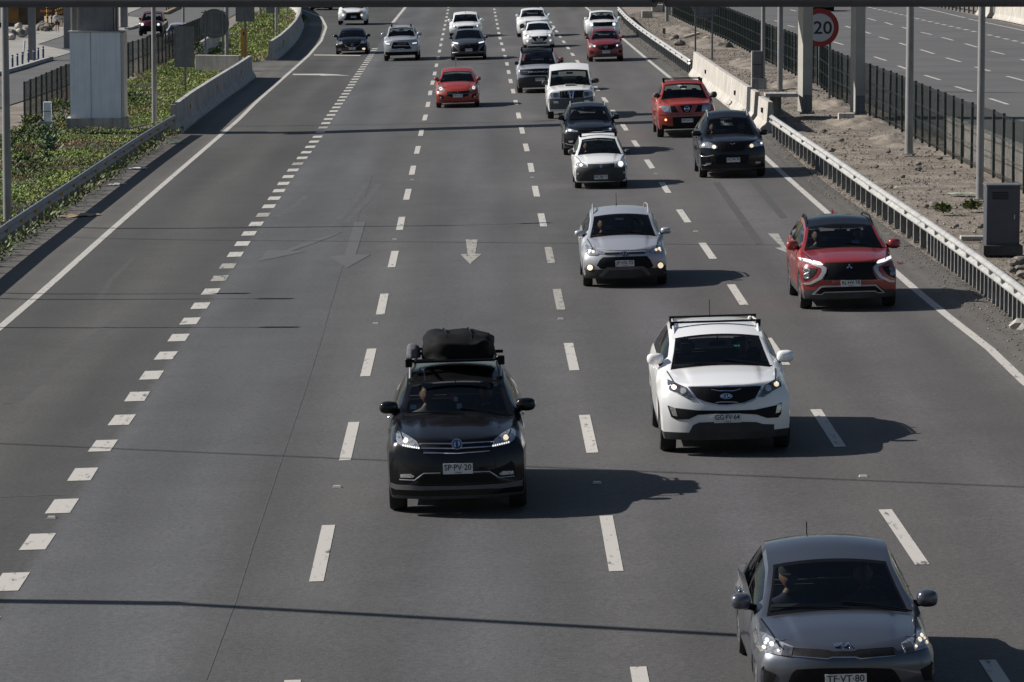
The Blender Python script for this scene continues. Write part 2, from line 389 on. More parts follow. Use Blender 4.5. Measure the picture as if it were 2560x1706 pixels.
# raised pavement markers (cat's eyes)
M_EYE = pm('marker_plastic', (.45, .43, .38), .4)
for i, (u, v) in enumerate([(843, 1219), (1493, 1209), (2158, 1193), (129, 1296), (939, 810.5), (1402, 799), (987, 600), (1740, 580), (1640, 436), (1331, 445), (1030, 451)]):
    p = G(u, v); mb = MB(); h = .025
    mb.add([(-.06, -.05, 0), (.06, -.05, 0), (.06, .05, 0), (-.06, .05, 0), (-.045, -.03, h), (.045, -.03, h), (.045, .03, h), (-.045, .03, h)], [(0, 1, 2, 3), (4, 5, 6, 7), (0, 1, 5, 4), (1, 2, 6, 5), (2, 3, 7, 6), (3, 0, 4, 7)])
    o = mb.build('road_stud', M_EYE, loc=p + Vector((0, 0, .003)))
    tag(o, 'small pale raised reflector stud glued on the asphalt between lane dashes', 'road stud', 'reflector studs on the lane lines')
# ------------------------------------------------------------------ vehicles
def paint(name, col, metal=0.0, rough=.32, dust=.12):
    if name in MATS: return MATS[name]
    m = bpy.data.materials.new(name); nt, bs = nodes(m); L = nt.links
    tc = nt.nodes.new('ShaderNodeTexCoord'); n = nt.nodes.new('ShaderNodeTexNoise'); n.inputs['Scale'].default_value = 3; n.inputs['Detail'].default_value = 7
    L.new(tc.outputs['Object'], n.inputs['Vector'])
    cr = nt.nodes.new('ShaderNodeValToRGB'); e = cr.color_ramp.elements
    d = (.16, .14, .115)
    e[0].position = .38; e[0].color = (*col, 1); e[1].position = .75; e[1].color = (*[c*(1-dust)+k*dust for c, k in zip(col, d)], 1)
    L.new(n.outputs['Fac'], cr.inputs[0]); L.new(cr.outputs[0], bs.inputs['Base Color'])
    mr = nt.nodes.new('ShaderNodeMapRange'); mr.inputs[3].default_value = rough*.8; mr.inputs[4].default_value = rough*1.35
    L.new(n.outputs['Fac'], mr.inputs[0]); L.new(mr.outputs[0], bs.inputs['Roughness'])
    dk = max(col) < .02; bs.inputs['Specular IOR Level'].default_value = .15 if dk else .5
    bs.inputs['Metallic'].default_value = metal; bs.inputs['Coat Weight'].default_value = .45 if dk else .8; bs.inputs['Coat Roughness'].default_value = .06
    MATS[name] = m; return m
M_BLACKTRIM = pm('black_trim', (.006, .006, .007), .4, var=.2, spec=.12)
M_PLASTIC = pm('dark_plastic', (.035, .036, .038), .65, var=.25)
M_GREYPL = pm('grey_plastic', (.10, .10, .105), .6, var=.2)
M_GRILLE = pm('grille_mesh', (.006, .006, .007), .6, var=.5, vscale=30, spec=.2)
M_CHROME = pm('chrome', (.72, .72, .74), .16, metal=1, var=.05)
M_SILVER = pm('silver_trim', (.42, .42, .43), .35, metal=.5, var=.05)
M_TYRE = pm('tyre_rubber', (.018, .018, .018), .85, var=.3, vscale=9)
M_RIM = pm('alloy_rim', (.33, .33, .34), .35, metal=.8, var=.1)
M_INT = pm('cabin_trim', (.035, .035, .037), .8, var=.2)
M_SEAT = pm('seat_cloth', (.085, .085, .09), .9, var=.3)
M_GLASS = glass('window_glass', (.80, .86, .85), .75); M_TINT = glass('tinted_glass', (.28, .30, .30), .8)
M_LAMP = pm('headlamp_glass', (.40, .41, .43), .12, metal=.55, var=.55, vscale=22, coat=1)
M_LAMPDK = pm('smoked_headlamp', (.09, .09, .10), .15, metal=.4, var=.5, vscale=18, coat=1)
M_LIT = emit('lit_bulb', (1, .80, .50), .62); M_LITW = emit('lit_led', (1, .97, .92), .7); M_AMBER = emit('lit_indicator', (1, .45, .06), 1.6)
M_PLATE = pm('plate_white', (.62, .62, .62), .5, var=.06); M_PLTXT = pm('plate_lettering', (.012, .012, .014), .5)
M_STICK = pm('windscreen_sticker', (.42, .48, .47), .6); M_EMBLUE = pm('emblem_blue', (.03, .05, .11), .3)
M_LENSGREY = pm('fog_lens', (.5, .5, .5), .15, metal=.5, var=.4, vscale=30)

TYPES = {  # y measured from the front axle, towards the tail
 'suv':    dict(fo=.88, yc=.42, yh=1.15, yr=3.00, yb=3.42, ye=3.60, wb=2.65, r=.345, clr=.24, cd=.27),
 'hatch':  dict(fo=.80, yc=.38, yh=1.10, yr=2.80, yb=3.12, ye=3.25, wb=2.48, r=.30, clr=.20, cd=.26),
 'sedan':  dict(fo=.85, yc=.38, yh=1.22, yr=2.35, yb=3.10, ye=3.55, wb=2.60, r=.305, clr=.18, cd=.28),
 'pickup': dict(fo=.90, yc=.50, yh=1.12, yr=2.35, yb=2.50, ye=4.30, wb=3.10, r=.38, clr=.30, cd=.20),
}
def pchip(xs, ys):
    n = len(xs); h = [xs[i+1]-xs[i] for i in range(n-1)]; d = [(ys[i+1]-ys[i])/h[i] for i in range(n-1)]
    m = [d[0]] + [0 if d[i-1]*d[i] <= 0 else 2*d[i-1]*d[i]/(d[i-1]+d[i]) for i in range(1, n-1)] + [d[-1]]
    def f(x):
        if x <= xs[0]: return ys[0] + m[0]*(x-xs[0])
        if x >= xs[-1]: return ys[-1] + m[-1]*(x-xs[-1])
        for i in range(n-1):
            if x <= xs[i+1]: break
        t = (x-xs[i])/h[i]
        return (ys[i]*(1+2*t)*(1-t)**2 + h[i]*m[i]*t*(1-t)**2 + ys[i+1]*t*t*(3-2*t) + h[i]*m[i+1]*t*t*(t-1))
    return f
def chaikin(p, n=2, closed=True):
    for _ in range(n):
        q = []; m = len(p)
        for i in range(m if closed else m-1):
            a, b = p[i], p[(i+1) % m]
            q += [(a[0]*.75+b[0]*.25, a[1]*.75+b[1]*.25), (a[0]*.25+b[0]*.75, a[1]*.25+b[1]*.75)]
        if not closed: q = [p[0]] + q + [p[-1]]
        p = q
    return p
def inside(p, poly):
    x, y = p; c = False; n = len(poly)
    for i in range(n):
        x1, y1 = poly[i]; x2, y2 = poly[i-1]
        if (y1 > y) != (y2 > y) and x < (x2-x1)*(y-y1)/(y2-y1)+x1: c = not c
    return c

def split_build(mb, name, mat, parent, smooth=False, sharp=35):
    """one object for each connected piece"""
    n = len(mb.v); par = list(range(n))
    def fd(a):
        while par[a] != a: par[a] = par[par[a]]; a = par[a]
        return a
    for f in mb.f:
        for k in f[1:]: par[fd(k)] = fd(f[0])
    comp = {}
    for f in mb.f: comp.setdefault(fd(f[0]), []).append(f)
    out = []
    for fs in comp.values():
        ids = sorted({k for f in fs for k in f}); mp = {k: i for i, k in enumerate(ids)}
        out.append(obj(name, mesh_of(name, [mb.v[k] for k in ids], [tuple(mp[k] for k in f) for f in fs], smooth, sharp), mat, parent))
    return out

class Car:
    def __init__(s, name, label, cat, typ, crop, cx, vt, half, vhood, vcowl, vhead, vroof, cowl, head, body, roofmat=None, clad=None, tint=None, group='vehicles on the motorway', yaw=0.0, dv=None, detail=2, handle=None, **ov):
        s.detail = detail; s.handle = handle or body
        T = dict(TYPES[typ]); T.update({k: v for k, v in ov.items() if k in T or True}); s.T = T; s.typ = typ
        s.x0, s.y0, s.sc = crop; s.cx = cx
        u, v = s.x0 + cx/s.sc, s.y0 + vt/s.sc
        g = G(u, v) if dv is None else G(u, v, dv)
        dep = g.y*CT - (g.z-HC)*ST; s.S = F/dep
        s.root = thing(name, label, cat, g, radians(.45) + yaw, group)
        s.root.rotation_euler.y = -math.atan(.03) if -9.5 < g.x < 10.5 else 0
        s.M = Matrix.LocRotScale(s.root.location, s.root.rotation_euler, None); s.MI = s.M.inverted()
        s.W2 = half/s.sc/s.S; s.eye = s.MI @ Vector((0, 0, HC))
        s.tan = (s.eye.z - .7)/(-s.eye.y); s.fo = T['fo']
        s.body = body; s.tint = tint or M_GLASS
        zat = lambda vv, y: s.at(cx, vv, y)[1]
        s.zh = zat(vhood, -s.fo + .10); s.zc_ = zat(vcowl, T['yc']); s.zd = zat(vhead, T['yh']); s.zr = max(zat(vroof, T['yh']+.55), s.zd+.03)
        kx = lambda px, y: px/s.sc/s.S*(1 + (y)/dep)
        s.cw, s.hw = kx(cowl, T['yc'])+.045, kx(head, T['yh'])+.04
        s.clad = clad; s.roofmat = roofmat; s.crease = T.get('crease', .018)
        s.build()
    def at(s, px, py, y):
        """crop pixel -> local (x, z) where the camera ray meets the plane y"""
        d = s.MI.to_3x3() @ ray(s.x0 + px/s.sc, s.y0 + py/s.sc); t = (y - s.eye.y)/d.y
        p = s.eye + d*t; return p.x, p.z
    # ---- body surface
    def ctrl(s, y):
        T, W = s.T, s.W2; fo = s.fo; wb, ye = T['wb'], T['ye']
        wf = 1 - .085*(max(0, -y)/fo)**2.2 - .07*(max(0, y-wb)/(ye-wb))**2
        zc = s.fz(y); x5 = s.fx(y); z5 = zc - s.fcr(y)
        yc, yb = T['yc'], T['yb']
        deck = s.typ in ('sedan', 'pickup') and y > yb
        belt = s.zc_ - .045 + .07*max(0, min(1, (y-yc)/(T['yr']-yc)))
        if y <= yc: z4 = z5 - .045 - .03*min(1, max(0, (yc-y)/(fo+yc))); x4 = max(x5+.03, W*.925*wf)
        elif deck: z4 = z5 - .04; x4 = W*.94*wf
        else: z4 = min(belt, z5-.03); x4 = W*.945*wf
        if not deck and y > yb - .12: z4 = min(z4, z5-.03)
        z3 = z4 - .13; x3 = W*.99*wf
        z0 = T['clr']
        R = T['r'] + .055
        for ya in (0, wb):
            if abs(y-ya) < R: z0 = max(z0, T['r'] + sqrt(R*R-(y-ya)**2))
        z0 = min(z0, z3-.12); k = (z3-z0)/(z3-T['clr'])
        fl = .012*sum(math.exp(-((y-a)/.35)**2) for a in (0, wb))
        z1, z2 = z0 + (.42*(z3-T['clr'])-.06)*k*.6, z0 + (z3-T['clr'])*.60*k
        return [(W*.955*wf+fl, z0), (W*.985*wf+fl, z1), (W*1.0*wf+fl, z2), (x3, z3), (x4, z4), (x5, z5)], zc
    def pt(s, y, t):
        c, zc = s.ctrl(y); i = int(t)
        if i >= 5:
            q = t - 5; x = c[5][0]*(1-q); z = c[5][1] + (zc-c[5][1])*(1-(1-q)**2); yc = s.T['yc']
            if y < yc:
                k = max(0, min(1, (y+s.fo-.14)/.5))*max(0, min(1, (yc-y)/.12)); e = max(0, min(1, (q-.26)/.10)); z += s.crease*k*e*e*(3-2*e)
            return Vector((x, y, z))
        f = t - i
        if i == 4:
            x = c[4][0] + (c[5][0]-c[4][0])*f + .02*sin(pi*f)*min(1, (c[5][1]-c[4][1])/.3)
            return Vector((x, y, c[4][1] + (c[5][1]-c[4][1])*f))
        p0, p1, p2, p3 = c[max(i-1, 0)], c[i], c[i+1], c[min(i+2, 4)]
        def cr(a, b, d, e): return .5*((2*b) + (d-a)*f + (2*a-5*b+4*d-e)*f*f + (3*b-a-3*d+e)*f**3)
        return Vector((cr(p0[0], p1[0], p2[0], p3[0]), y, cr(p0[1], p1[1], p2[1], p3[1])))
    def prof(s, z):
        zt = s.zh
        return .10*max(0, (z-.52)/(zt-.52))**2 if z > .52 else .05*((.52-z)/.3)**2
    def build(s):
        T, W, fo = s.T, s.W2, s.fo; yc, yh, yr, yb, ye, wb = (T[k] for k in ('yc', 'yh', 'yr', 'yb', 'ye', 'wb'))
        zh, zc, zd, zr = s.zh, s.zc_, s.zd, s.zr
        hood = pchip([-fo+.08, -fo+.25, (-fo+yc)/2, yc], [zh, zh+(zc-zh)*.30, zh+(zc-zh)*.68, zc])
        wsh = pchip([yc, (yc+yh)/2, yh], [zc, (zc+zd)/2+.012, zd])
        yp = yh+.55
        roof = pchip([yh, yp, (yp+yr)/2, yr], [zd, zr, zr-.01, zr-.06])
        if s.typ == 'sedan':
            back = pchip([yr, yb], [zr-.06, zc+.10]); deck = pchip([yb, ye-.06], [zc+.10, zc+.05])
        elif s.typ == 'pickup':
            back = pchip([yr, yb], [zr-.06, zc+.12]); deck = pchip([yb, ye], [zc+.12, zc+.10])
        else:
            back = pchip([yr, yb], [zr-.06, zc+.05]); deck = pchip([yb, ye-.06], [zc+.05, zc-.05])
        def fz(y):
            if y <= yc: return hood(y)
            if y <= yh: return wsh(y)
            if y <= yr: return roof(y)
            if y <= yb: return back(y)
            return deck(y)
        s.fz = fz
        hx = pchip([-fo, -fo+.3, yc], [W*.70, W*.76, s.cw]); 
        rx = pchip([yc, yh, yp, yr, yb, ye], [s.cw, s.hw, s.hw*.985, s.hw*.93, W*.78, W*.74])
        s.fx = lambda y: hx(y) if y <= yc else rx(y)
        cr = pchip([-fo, -fo+.4, yc, yh, yp, yb, ye], [.030, .04, .055, .055, .06, .05, .03]); s.fcr = cr
        # rows and columns
        rows = []
        for seg, n in ((0, 2), (1, 2), (2, 3), (3, 2)): rows += [seg + k/n for k in range(n)]
        rows += [4, 4.12, 4.35, 4.6, 4.88, 5.0]
        a = min(.12, .05/max(s.hw, .1)); rows += [5+a, 5+a+.035, 5.22, 5.26, 5.29, 5.325, 5.36, 5.42, 5.5, 5.68, 5.84, 6.0]
        iP5 = rows.index(5.0); iG0, iG1 = rows.index(4.12), rows.index(4.88)
        R = T['r']+.055
        ys = set([-.47, yc-.02, yc, yc+.05, yh-.055, yh, yp, yr, yb, yb-.03, yr+.06, ye-.25])
        for ya in (0, wb):
            for k in range(11): ys.add(ya + R*cos(pi*k/10))
        ys |= {yc-.25, (yc+yh)/2, yc+.3, yh+.25, 1.46, 1.54, yr-.12, 2.3, .75}
        if wb+R+.1 < ye-.25: ys.add(wb+R+.1)
        ys = sorted(y for y in ys if -.48 <= y <= ye-.2); q = [ys[0]]
        for y in ys[1:]:
            if y - q[-1] > .012: q.append(y)
        ys = q
        edge = lambda t: s.pt(-.5, t)
        # front boundary ring
        cd = T['cd']
        ring0 = []
        for t in rows:
            y = -fo + cd
            for _ in range(3):
                p = s.pt(y, t); xe = s.fx(y) if t >= 5 else p.x
                y = -fo + s.prof(p.z) + cd*(min(1, p.x/xe) if t >= 5 else 1)**2.6
            ring0.append(y)
        rings = []
        for f in (0, .25, .5, .75): rings.append([s.pt(y0 + (ys[0]-y0)*f, t) for y0, t in zip(ring0, rows)])
        yst = [None]*4 + ys
        for y in ys: rings.append([s.pt(y, t) for t in rows])
        nr = len(rows); full = []
        for rg in rings: full.append(rg + [Vector((-p.x, p.y, p.z)) for p in rg[-2::-1]])
        nf = 2*nr-1
        groups = {'body': ([], []), 'windscreen': ([], []), 'screen_frame': ([], []), 'side_window': ([], []), 'rear_window': ([], []), 'roof': ([], []), 'cladding': ([], [])}
        def addq(g, q):
            vs, fs = groups[g]; n = len(vs); vs.extend(q); fs.append((n, n+1, n+2, n+3))
        def clas(i, j):
            jj = j if j < nr-1 else nf-2-j
            y0, y1 = yst[i], yst[i+1]
            if y0 is None or y1 is None: return 'cladding' if (s.clad and jj < s.clad) else 'body'
            ym = (y0+y1)/2
            if jj >= iP5+1 and yc < ym < yh:
                if jj == iP5+1 or ym < yc+.05 or ym > yh-.055: return 'screen_frame'
                return 'windscreen'
            if jj >= iP5+1 and yr+.05 < ym < yb-.02 and s.typ != 'none': return 'rear_window'
            if iG0 <= jj < iG1 and yc+.32 < ym < (yr-.02 if s.typ != 'pickup' else yr-.08):
                if 1.45 < ym < 1.55: return 'screen_frame'
                return 'side_window'
            if s.roofmat and jj >= iP5 and yh < ym < yr+.06: return 'roof'
            if s.clad and jj < s.clad: return 'cladding'
            return 'body'
        for i in range(len(full)-1):
            for j in range(nf-1):
                addq(clas(i, j), [full[i][j], full[i][j+1], full[i+1][j+1], full[i+1][j]])
        # front face
        r0 = full[0]; half = r0[:nr]; ne = iP5+1
        top = half[iP5:]; cols = [p.x/top[0].x for p in top]; cols = cols + [-c for c in cols[-2::-1]]
        ztop = [p.z for p in top]; ztop = ztop + ztop[-2::-1]
        grid = []
        for r in range(ne):
            e = half[r]; fr = r/(ne-1); line = []
            for c, zt in zip(cols, ztop):
                z = e.z + (zt-top[0].z)*fr**2
                if r == 0: z = T['clr'] - .0 + 0*fr if abs(c) < .999 else e.z
                x = e.x*c; line.append(Vector((x, -fo + s.prof(z) + cd*abs(c)**2.6, z)))
            grid.append(line)
        for r in range(ne): grid[r][0] = half[r].copy(); grid[r][-1] = Vector((-half[r].x, half[r].y, half[r].z))
        for c in range(len(cols)): grid[-1][c] = r0[iP5+c].copy()
        for r in range(ne-1):
            for c in range(len(cols)-1):
                addq('cladding' if (s.clad and r < s.clad) else 'body', [grid[r][c], grid[r][c+1], grid[r+1][c+1], grid[r+1][c]])
        # tail face
        rl = full[-1]; cdr = .2; hl = rl[:nr]
        gridr = []
        for r in range(ne):
            e = hl[r]; fr = r/(ne-1); line = []
            for c, zt in zip(cols, [p.z for p in hl[iP5:]] + [p.z for p in hl[iP5:]][-2::-1]):
                z = e.z + (zt-hl[iP5].z)*fr**2; line.append(Vector((e.x*c, e.y + cdr*(1-abs(c)**2.6)*(1-.4*fr), z)))
            gridr.append(line)
        for c in range(len(cols)): gridr[-1][c] = Vector((rl[iP5+c].x, gridr[-1][c].y if 0 < c < len(cols)-1 else rl[iP5+c].y, rl[iP5+c].z))
        for r in range(ne-1):
            for c in range(len(cols)-1): addq('body', [gridr[r][c], gridr[r][c+1], gridr[r+1][c+1], gridr[r+1][c]])
        for c in range(len(cols)-1): addq('body', [gridr[-1][c], gridr[-1][c+1], rl[iP5+c+1], rl[iP5+c]])
        # underbody
        ub = []
        fl = [grid[0][c] for c in range(len(cols))]; 
        for c in range(len(cols)-1):
            a_, b_ = fl[c], fl[c+1]; yb0 = half[0].y
            ub.append([a_, b_, Vector((b_.x, yb0+.001, T['clr'])), Vector((a_.x, yb0+.001, T['clr']))])
        for i in range(len(full)-1):
            p, q_ = full[i][0], full[i+1][0]
            ub.append([p, Vector((-p.x, p.y, p.z)), Vector((-q_.x, q_.y, q_.z)), q_])
        def weld(vs, fs, name, smooth=True):
            bm = bmesh.new(); bv = [bm.verts.new(v) for v in vs]
            for f in fs: bm.faces.new([bv[k] for k in f])
            bmesh.ops.remove_doubles(bm, verts=bm.verts, dist=.0006)
            bmesh.ops.dissolve_degenerate(bm, edges=bm.edges, dist=.0004)
            bmesh.ops.recalc_face_normals(bm, faces=bm.faces)
            me = bpy.data.meshes.new(name); bm.to_mesh(me); bm.free()
            if smooth: me.polygons.foreach_set('use_smooth', [True]*len(me.polygons)); me.set_sharp_from_angle(angle=radians(38))
            return me
        allv, allf = [], []
        for g, (vs, fs) in groups.items():
            n = len(allv); allv += vs; allf += [tuple(k+n for k in f) for f in fs]
        s.bvh = BVHTree.FromPolygons(allv, allf)
        mats = {'body': s.body, 'windscreen': s.tint, 'screen_frame': M_BLACKTRIM, 'side_window': M_TINT, 'rear_window': s.tint, 'roof': s.roofmat, 'cladding': M_PLASTIC}
        for g, (vs, fs) in groups.items():
            if fs and g == 'side_window':
                me = weld(vs, fs, g); m = MB().add([v.co.copy() for v in me.vertices], [tuple(p.vertices) for p in me.polygons])
                split_build(m, g, mats[g], s.root, True)
            elif fs: obj(g, weld(vs, fs, g), mats[g], s.root)
        v2 = [p for q_ in ub for p in q_]; obj('underbody', weld(v2, [(4*k, 4*k+1, 4*k+2, 4*k+3) for k in range(len(ub))], 'underbody', False), M_BLACKTRIM, s.root)
        s.interior(); s.wheels(); s.seams()
    def interior(s):
        T = s.T; yc, yh = T['yc'], T['yh']; W = s.W2; mb = MB(); b = s.zc_
        mb.box((0, yc+.34, b-.13), (2*W*.86, .62, .20)); mb.box((0, yc+.30, b-.45), (2*W*.84, .2, .5))
        o = mb.build('dashboard', M_INT, s.root); bevel(o, .05, 2)
        hh = s.zd
        for sx in (-1, 1):
            m = MB(); x = sx*W*.44
            m.box((x, yc+1.42, b-.36), (.46, .14, .72), M=Matrix.Rotation(radians(-14), 3, 'X')); m.box((x, yc+1.12, b-.66), (.48, .5, .16))
            m.box((x, yc+1.56, min(b+.16, hh-.26)), (.25, .09, .18))
            bevel(m.build('front_seat', M_SEAT, s.root), .045, 2)
        m = MB(); yb_ = min(yc+2.25, T['yr']-.1); m.box((0, yb_, b-.35), (2*W*.78, .16, .7)); m.box((0, yb_-.3, b-.65), (2*W*.78, .5, .16))
        for sx in (-.45, .45): m.box((sx*W, yb_+.08, b+.08), (.24, .08, .15))
        bevel(m.build('rear_seat', M_SEAT, s.root), .04, 2)
        # steering wheel on the left-hand-drive side (right of the picture)
        m = MB(); c = Vector((W*.44, yc+.66, b-.08)); Rm = Matrix.Rotation(radians(-25), 3, 'X')
        ring = [c + Rm @ Vector((.18*cos(2*pi*k/20), 0, .18*sin(2*pi*k/20))) for k in range(21)]
        m.tube(ring, .014, 6, False); m.box(c, (.34, .03, .05), M=Rm); m.build('steering_wheel', M_INT, s.root)
        m = MB(); m.box((0, yh-.10, s.zd-.13), (.24, .03, .07)); m.tube([(0, yh-.10, s.zd-.1), (0, yh-.02, s.zd-.03)], .01, 6)
        bevel(m.build('rear_view_mirror', M_BLACKTRIM, s.root), .008, 1)
    def wheels(s):
        T = s.T; r = T['r']; tw = .225 if s.typ in ('suv', 'pickup') else .195
        for y in (0, T['wb']):
            for sx in (-1, 1):
                x = sx*(s.W2 - tw/2 - .012)
                h = tw/2; m = MB(); rr = r*.62
                m.lathe([(rr, -h*.9), (r*.93, -h), (r*.985, -h*.8), (r, -h*.4), (r, h*.4), (r*.985, h*.8), (r*.93, h), (rr, h*.9), (rr, -h*.9)], (x, y, r), 'X', 28)
                t = m.build('wheel', M_TYRE, s.root, True, 40)
                m = MB(); xo = x + sx*(h*.72)
                m.lathe([(rr*1.02, -sx*.10), (rr*1.02, sx*.02), (rr*.93, sx*.025), (rr*.90, -sx*.03), (.0, -sx*.05)], (xo, y, r), 'X', 28)
                for k in range(5):
                    a = 2*pi*k/5 + .3; d = Vector((0, cos(a), sin(a))); c = Vector((xo, y, r)) + d*rr*.48
                    Mx = Matrix((Vector((1, 0, 0)), d, Vector((0, -sin(a), cos(a))))).transposed()
                    m.box(c, (.04, rr*.92, rr*.26), M=Mx)
                m.lathe([(.0, sx*.03), (.045, sx*.02), (.05, -sx*.03)], (xo, y, r), 'X', 14)
                obj('rim', mesh_of('rim', m.v, m.f, True, 35), M_RIM, t)
    def seams(s):
        T = s.T; mb = MB()
        def strip(pts, w, nrm):
            vs = []
            for i, p in enumerate(pts):
                t = (pts[min(i+1, len(pts)-1)] - pts[max(i-1, 0)]).normalized(); n = nrm(p); b = t.cross(n).normalized()
                vs += [p + n*.003 - b*w/2, p + n*.003 + b*w/2]
            mb.add(vs, [(2*i, 2*i+1, 2*i+3, 2*i+2) for i in range(len(pts)-1)])
        for sx in (-1, 1):
            f = lambda p: Vector((sx*p.x, p.y, p.z))
            out = lambda p: Vector((sx, 0, .1)).normalized()
            for y in (.62, 1.50, 2.30 if s.typ != 'pickup' else 2.42):
                if abs(y - T['wb']) < T['r']+.06: continue
                strip([f(s.pt(y, t)) for t in (.6, 1, 1.5, 2, 2.5, 3, 3.5, 4)], .011, out)
            strip([f(s.pt(-s.fo+.22+(T['yc']+s.fo-.25)*k/8, 5.0)) for k in range(9)], .016, lambda p: Vector((sx*.3, 0, 1)).normalized())
        # front edge of the bonnet
        if s.detail > 1: split_build(mb, 'panel_gap', M_BLACKTRIM, s.root)
        for sx in (-1, 1):
            for y in (1.28, 2.12) if s.detail > 1 else ():
                m = MB(); p = s.pt(y, 3.25); m.box((sx*(p.x+.012), y, p.z), (.03, .2, .028))
                bevel(m.build('door_handle', s.handle, s.root), .008, 1)
        p = s.pt(T['yc']-.02, 5.5); m = MB()
        for x0, x1 in ((.1, -.55), (.62, .05)):
            a = s.surf_top(x0*s.cw/.65, T['yc']-.01); b = s.surf_top(x1*s.cw/.65, T['yc']+.10); m.tube([a+Vector((0, 0, .02)), (a+b)/2+Vector((0, 0, .03)), b+Vector((0, 0, .015))], .009, 5)
        split_build(m, 'wiper', M_BLACKTRIM, s.root)
    def surf_top(s, x, y):
        h = s.bvh.ray_cast(Vector((x, y, 5)), Vector((0, 0, -1))); return h[0] if h[0] else Vector((x, y, s.zc_))
    def hit(s, x, z, off=0.0):
        """carry a point of the front plane along the viewing slope on to the bodywork"""
        d = Vector((0, 1, -s.tan)).normalized(); o = Vector((x, -s.fo-1.5, z + 1.5*s.tan))
        h = s.bvh.ray_cast(o, d)
        if h[0] is None:
            q = s.bvh.find_nearest(Vector((x*.99, -s.fo+.2, z-.2*s.tan))); return q[0] - d*off*.5
        return h[0] - d*off
    def plane(s, pts): return [s.at(a, b, -s.fo) for a, b in pts]
    # ---- surface features traced on the front
    def shell(s, name, poly, mat, off=.008, rnd=0, mirror=False, parent=None, step=.04, thick=.03):
        P = chaikin(poly, rnd) if rnd else poly
        P = s.plane(P)
        if mirror: P = [(-x, z) for x, z in P]
        return s.shell_local(name, P, mat, off, parent, step, thick)
    def shell_local(s, name, P, mat, off=.008, parent=None, step=.05, thick=.03):
        Q = []
        for i, a in enumerate(P):
            b = P[(i+1) % len(P)]; L = math.hypot(a[0]-b[0], a[1]-b[1]); n = max(1, int(L/step))
            for k in range(n): Q.append((a[0]+(b[0]-a[0])*k/n, a[1]+(b[1]-a[1])*k/n))
        nb = len(Q); xs = [q[0] for q in Q]; zs = [q[1] for q in Q]
        pts = list(Q); x = min(xs)+step*.6
        while x < max(xs):
            z = min(zs)+step*.6
            while z < max(zs):
                if inside((x, z), Q) and min((x-q[0])**2+(z-q[1])**2 for q in Q) > (step*.45)**2: pts.append((x, z))
                z += step
            x += step
        r = delaunay_2d_cdt([Vector(p) for p in pts], [], [list(range(nb))], 1, 1e-5)
        vs2, es, fs = r[0], r[1], r[2]
        V = [s.hit(p[0], p[1], off+.004) for p in vs2]
        cnt = {}
        for f in fs:
            for a, b in zip(f, list(f[1:])+[f[0]]): cnt[(a, b)] = cnt.get((a, b), 0)+1
        F_ = [tuple(f) for f in fs]; back = {}
        for (a, b) in list(cnt):
            if (b, a) not in cnt:
                for k in (a, b):
                    if k not in back: back[k] = len(V); V.append(V[k] + Vector((0, thick, 0)))
                F_.append((a, b, back[b], back[a]))
        if not F_: return None
        return obj(name, mesh_of(name, V, F_, True, 30), mat, parent or s.root)
    def pair(s, name, poly, mat, parent=None, **k):
        """one on each side of the car, traced on the picture's left"""
        return [s.shell(name, poly, mat, parent=(parent[i] if parent else None), mirror=bool(i), **k) for i in (0, 1)]
    def disc(s, name, c, r, mat, parent=None, off=.014, mirror=False, ry=None, n=16):
        ry = ry or r
        return s.shell(name, [(c[0]+r*cos(2*pi*k/n), c[1]+ry*sin(2*pi*k/n)) for k in range(n)], mat, off=off, mirror=mirror, parent=parent, step=.03)
    def ringsh(s, name, c, r, wd, mat, parent=None, off=.012, mirror=False, ry=None, n=24):
        ry = ry or r
        pts = [(c[0]+r*cos(2*pi*k/n), c[1]+ry*sin(2*pi*k/n)) for k in range(n+1)]
        return s.bar(name, pts, wd, mat, off=off, mirror=mirror, parent=parent)
    def bar(s, name, line, wd, mat, off=.014, mirror=False, parent=None, mb=None):
        """a moulding along a traced line, wd pixels wide"""
        P = s.plane(line); r = wd/s.sc/s.S/2
        if mirror: P = [(-x, z) for x, z in P]
        pts = []
        for a, b in zip(P, P[1:]):
            n = max(1, int(math.hypot(a[0]-b[0], a[1]-b[1])/.06))
            pts += [(a[0]+(b[0]-a[0])*k/n, a[1]+(b[1]-a[1])*k/n) for k in range(n)]
        pts.append(P[-1]); V = [s.hit(x, z, off*.6) for x, z in pts]
        m = mb or MB(); m.tube(V, r, 6)
        if mb is None: return m.build(name, mat, parent or s.root, True, 50)
    def letters(s, name, txt, c, hpx, mat, parent=None, off=.02, wide=1.0, bold=.0):
        me = text_mesh(txt, 1.0, 0, bold); sz = hpx/s.sc/s.S/.72; x0, z0 = s.plane([c])[0]
        for v in me.vertices:
            v.co = s.hit(x0 + v.co.x*sz*wide, z0 + v.co.y*sz, off)
        return obj(name, me, mat, parent or s.root)
    def plate(s, x0, x1, y0, y1, txt, tilt=0, country=True):
        c = ((x0+x1)/2, (y0+y1)/2); x, z = s.plane([c])[0]; p = s.hit(x, z, .02)
        w_, h_ = (x1-x0)/s.sc/s.S, (y1-y0)/s.sc/s.S
        y = p.y; 
        for dx in (-w_/2, w_/2):
            for dz in (-h_/2, h_/2): y = min(y, s.hit(x+dx, z+dz, .012).y)
        m = MB(); m.box((x, y, p.z), (w_, .012, h_)); o = m.build('number_plate', M_PLATE, s.root)
        def put(t, size, dz, wd):
            me = text_mesh(t, 1.0, 0, .012); xs = [v.co.x for v in me.vertices]; tw = max(xs)-min(xs)
            k = w_*wd/tw
            for v in me.vertices: v.co = Vector((x + v.co.x*k, y-.0085, p.z + dz + v.co.y*size))
            obj('plate_lettering', me, M_PLTXT, o)
        put(txt, h_*.78, h_*.10, .90)
